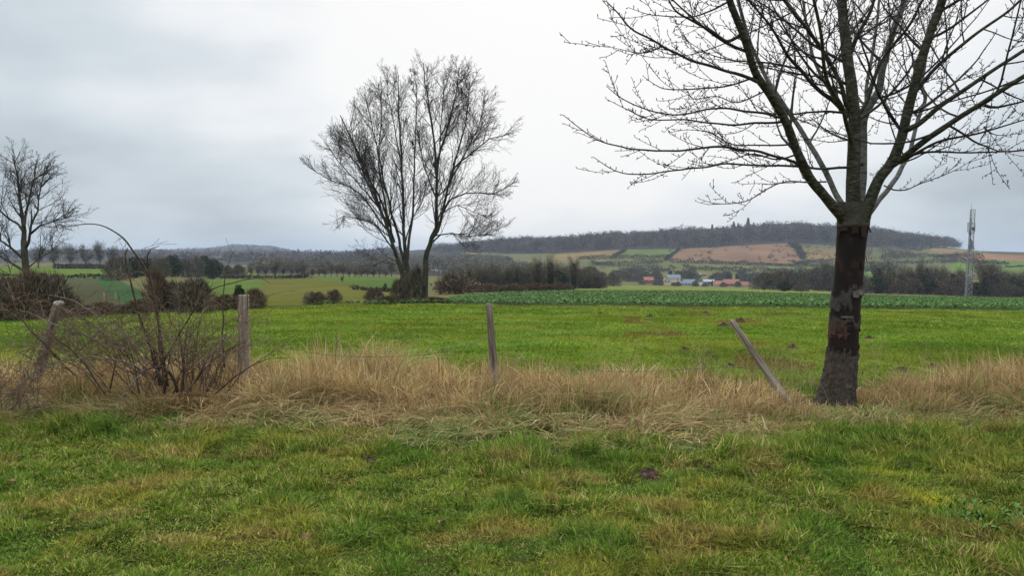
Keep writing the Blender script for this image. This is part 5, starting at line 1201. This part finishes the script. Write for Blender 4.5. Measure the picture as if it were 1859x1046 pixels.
# low grey brambles at far left
bb2 = G(20, 7.2); bush = empty('bramble', tuple(bb2), 'low grey bramble tangle on the dead grass at the far left', 'shrub'); st_ = TB(); gs = TB(); tw = TB()
for q in range(26):
    bx = rng.uniform(-70, 70); d0 = 7.1+rng.gauss(0, .2); h_ = rng.uniform(20, 90)
    stem([(bx, 745, d0), (bx+rng.gauss(0, 25), 745-h_, d0), (bx+rng.gauss(30, 50), 745-h_*rng.uniform(.6, 1.2), d0+rng.gauss(0, .2))], rng.uniform(.003, .006), gs if q % 2 else st_, 5, (.1,.35))
st_.build('stems', M['bramble'], bush, origin=bb2); gs.build('lichen_stems', M['grey_stem'], bush, origin=bb2); tw.build('twigs', M['bramble'], bush, origin=bb2)
# dry weed stalks near the middle left
for q, (px, top, lab) in enumerate(((590,600,'thin dry brown weed stalk rising from the dead grass, left of a close pair'),(609,598,'thin dry brown weed stalk rising from the dead grass, right of a close pair'),(578,652,'short dry brown weed stalk just left of the close pair of stalks'))):
    o_ = G(px, 8.2); st_ = TB(); tw = TB(); stem([(px+3, 728, 8.2), (px+1, 680, 8.2), (px, (top+700)/2, 8.2), (px+2, top, 8.2)], .006, st_, 5, (.05,.14)); st_.v += tw.v; nv = st_.n; st_.f += [tuple(i+nv for i in f_) for f_ in tw.f]; st_.n += tw.n
    tag(st_.build('dry_stalk', M['bramble'], None, tuple(o_), origin=o_), lab, 'weed stalk')

# ------------------------------------------------------------------ molehills
def molehill(px, yb, wpx, hpx, label, group=None, seed=0, depth=None):
    d = depth or (EYE*F/(yb-HOR) if yb > 660 else D(px, yb)); g = G(px, d); w_ = wpx*d/F/2; h_ = hpx*d/F; rs = np.random.RandomState(seed+5); n = 40; m = 22; V = []; 
    for i in range(m):
        t = i/(m-1)
        for j in range(n):
            a = 2*math.pi*j/n; rr = w_*t*(1+.25*noise.noise(Vector((math.cos(a)*1.5, math.sin(a)*1.5, seed)))); z = h_*math.exp(-(t*1.35)**4)*(.75+.8*noise.noise(Vector((math.cos(a)*t*3, math.sin(a)*t*3, seed+3))))
            z += h_*.35*noise.noise(Vector((math.cos(a)*t*9, math.sin(a)*t*9, seed+7)))*(1-t)-.03*t**4; V.append((math.cos(a)*rr, math.sin(a)*rr, z))
    Fs = [(i*n+j, (i+1)*n+j, (i+1)*n+(j+1) % n, i*n+(j+1) % n) for i in range(m-1) for j in range(n)]; V = np.array(V); Fs = np.array(Fs)
    o_ = link_mesh('molehill', np_mesh('molehill', V, Fs, M['soil'], None, False), None, (g.x, g.y, g.z)); tag(o_, label, 'molehill', group)
    bm = bmesh.new()
    for q in range(int(26)):
        a = rs.rand()*6.28; r_ = w_*rs.rand()**.5*1.15; s_ = h_*(.10+.16*rs.rand()); mt = Matrix.Translation((math.cos(a)*r_, math.sin(a)*r_, h_*math.exp(-(r_/w_*1.7)**2)*.95+.004))@Matrix.Diagonal((s_*(1+rs.rand()*.6), s_*(1+rs.rand()*.6), s_*.8, 1))
        bmesh.ops.create_icosphere(bm, subdivisions=1, radius=1, matrix=mt@Matrix.Rotation(rs.rand()*6, 4, 'X'))
    bobj('clods', bm, M['soil'], o_)
molehill(1001, 838, 54, 22, 'reddish brown molehill in the near lawn, the bigger one below the narrow post', seed=1)
molehill(1181, 868, 56, 16, 'dark brown flat molehill in the near lawn, further right and nearer than the reddish one', seed=2)
molehill(668, 847, 34, 10, 'small worn brown molehill in the near lawn at the left', seed=3)
molehill(856, 828, 36, 8, 'small dark scrape of soil at the edge of the dead grass below the narrow post', seed=4)
molehill(125+1165, 858, 22, 8, 'tiny dark molehill in the lawn below the leaning post', seed=5)
MH = 'small brown molehills out in the pasture'
for q, (px, y, w, h) in enumerate(((1245,638,30,9),(1440,634,22,8),(1285,643,20,7),(1642,678,34,8),(1300,650,22,6),(1275,664,24,7),(1328,667,26,7),(1345,586,24,8),(1315,592,22,6),(1180,576,18,6),(1345,600,20,6),(1220,574,16,5),(1282,571,18,6),(1167,558,9,4),(1690,654,22,6),(1675,630,20,5),(1580,615,20,5),(1350,640,16,5),(1700,668,30,6),(775,562,8,3),(1060,570,12,4),(1090,572,10,4))):
    molehill(px, y, w, h, 'small brown molehill, one of those scattered over the right of the pasture', MH, 20+q, D(px, y) if y < 655 else None)

# ------------------------------------------------------------------ fallen leaves and a weed rosette
M['dead_leaf'] = mat_noise('dead_leaf', (0.13, 0.07, 0.035), (0.28, 0.16, 0.075), 60, 0.8)
def leaf(px, y, size, label, rot, lift=.05, mat='dead_leaf'):
    size *= .7; d = EYE*F/(y-HOR); g = G(px, d); n = 9; V = []; Fs = []
    for i in range(n):
        t = i/(n-1); w_ = math.sin(math.pi*min(1, t*.92+.04))**.7*.36*(1+.25*math.sin(i*2.4))*size
        for k_ in (-1, -.5, 0, .5, 1): V.append(((t-.5)*size, w_*k_, .25*size*k_*k_*.8+.15*size*math.sin(t*3)))
    for i in range(n-1):
        for k_ in range(4): Fs.append((i*5+k_, (i+1)*5+k_, (i+1)*5+k_+1, i*5+k_+1))
    me_ = np_mesh('fallen_leaf', np.array(V), np.array(Fs), M[mat], None, True); o_ = link_mesh('fallen_leaf', me_, None, (g.x, g.y, g.z+lift)); o_.rotation_euler = (.5*math.sin(rot*3), .35, rot)
    m_ = o_.modifiers.new('solid', 'SOLIDIFY'); m_.thickness = .0015; return tag(o_, label, 'leaf')
leaf(450, 723, .12, 'large pale brown fallen leaf caught in the dead grass below the square post', .3, .22)
leaf(800, 971, .09, 'orange brown fallen leaf in the lawn, nearest to the bottom centre', 1.2)
leaf(1168, 1003, .05, 'small brown fallen leaf in the lawn at the bottom right of centre', 2.2)
leaf(548, 1008, .08, 'rusty fallen leaf in the lawn at the bottom left of centre', .6)
leaf(565, 884, .05, 'small dark fallen leaf in the left middle of the lawn', 2.6)
leaf(1052, 842, .06, 'reddish fallen leaf right of the reddish brown molehill', 1.7)
leaf(12, 897, .07, 'pale fallen leaf in the lawn at the left edge', .9)
leaf(228, 952, .05, 'small dark fallen leaf in the lawn at lower left', 2.0)
g = G(1790, 4.35); rosette = empty('weed_rosette', tuple(g), 'dark green broad-leaved weed growing in the lawn at the lower right', 'weed')
V = []; Fs = []; rr = random.Random(3)
for q in range(46):
    a = rr.random()*6.28; r0 = rr.random()**.7*.34; ln = rr.uniform(.025, .055); bx_, by_ = math.cos(a)*r0, math.sin(a)*r0*.8; aa = rr.random()*6.28; b0 = len(V); z0 = .035+.03*rr.random()
    for i in range(5):
        t = i/4; w_ = math.sin(math.pi*min(1, t*.9+.05))*.3*ln
        for k_ in (-1, 0, 1): V.append((bx_+math.cos(aa)*t*ln-math.sin(aa)*w_*k_, by_+math.sin(aa)*t*ln+math.cos(aa)*w_*k_, z0+.03*math.sin(t*2.6)+.012*abs(k_)))
    for i in range(4):
        for k_ in range(2): Fs.append((b0+i*3+k_, b0+(i+1)*3+k_, b0+(i+1)*3+k_+1, b0+i*3+k_+1))
M['weed_leaf'] = mat_noise('weed_leaf', (0.06, 0.13, 0.025), (0.15, 0.24, 0.05), 30, .8)
link_mesh('leaves', np_mesh('leaves', np.array(V), np.array(Fs), M['weed_leaf'], None, True), rosette)
# ------------------------------------------------------------------ haze
bm = bmesh.new(); bxm(bm, -6700, 6700, -6700, 6700, -70, 105); hz = bpy.data.meshes.new('haze'); bm.to_mesh(hz); bm.free()
hmz = bpy.data.materials.new('haze_air'); hmz.use_nodes = True; t = hmz.node_tree; t.nodes.remove(t.nodes['Principled BSDF'])
pv = t.nodes.new('ShaderNodeVolumePrincipled'); pv.inputs['Color'].default_value = (0.72, 0.83, 1.0, 1); pv.inputs['Density'].default_value = 0.00016
t.links.new(pv.outputs[0], t.nodes['Material Output'].inputs['Volume']); hz.materials.append(hmz)
tag(link_mesh('haze', hz), 'thin bluish winter haze filling the valley air', 'haze', kind='stuff')
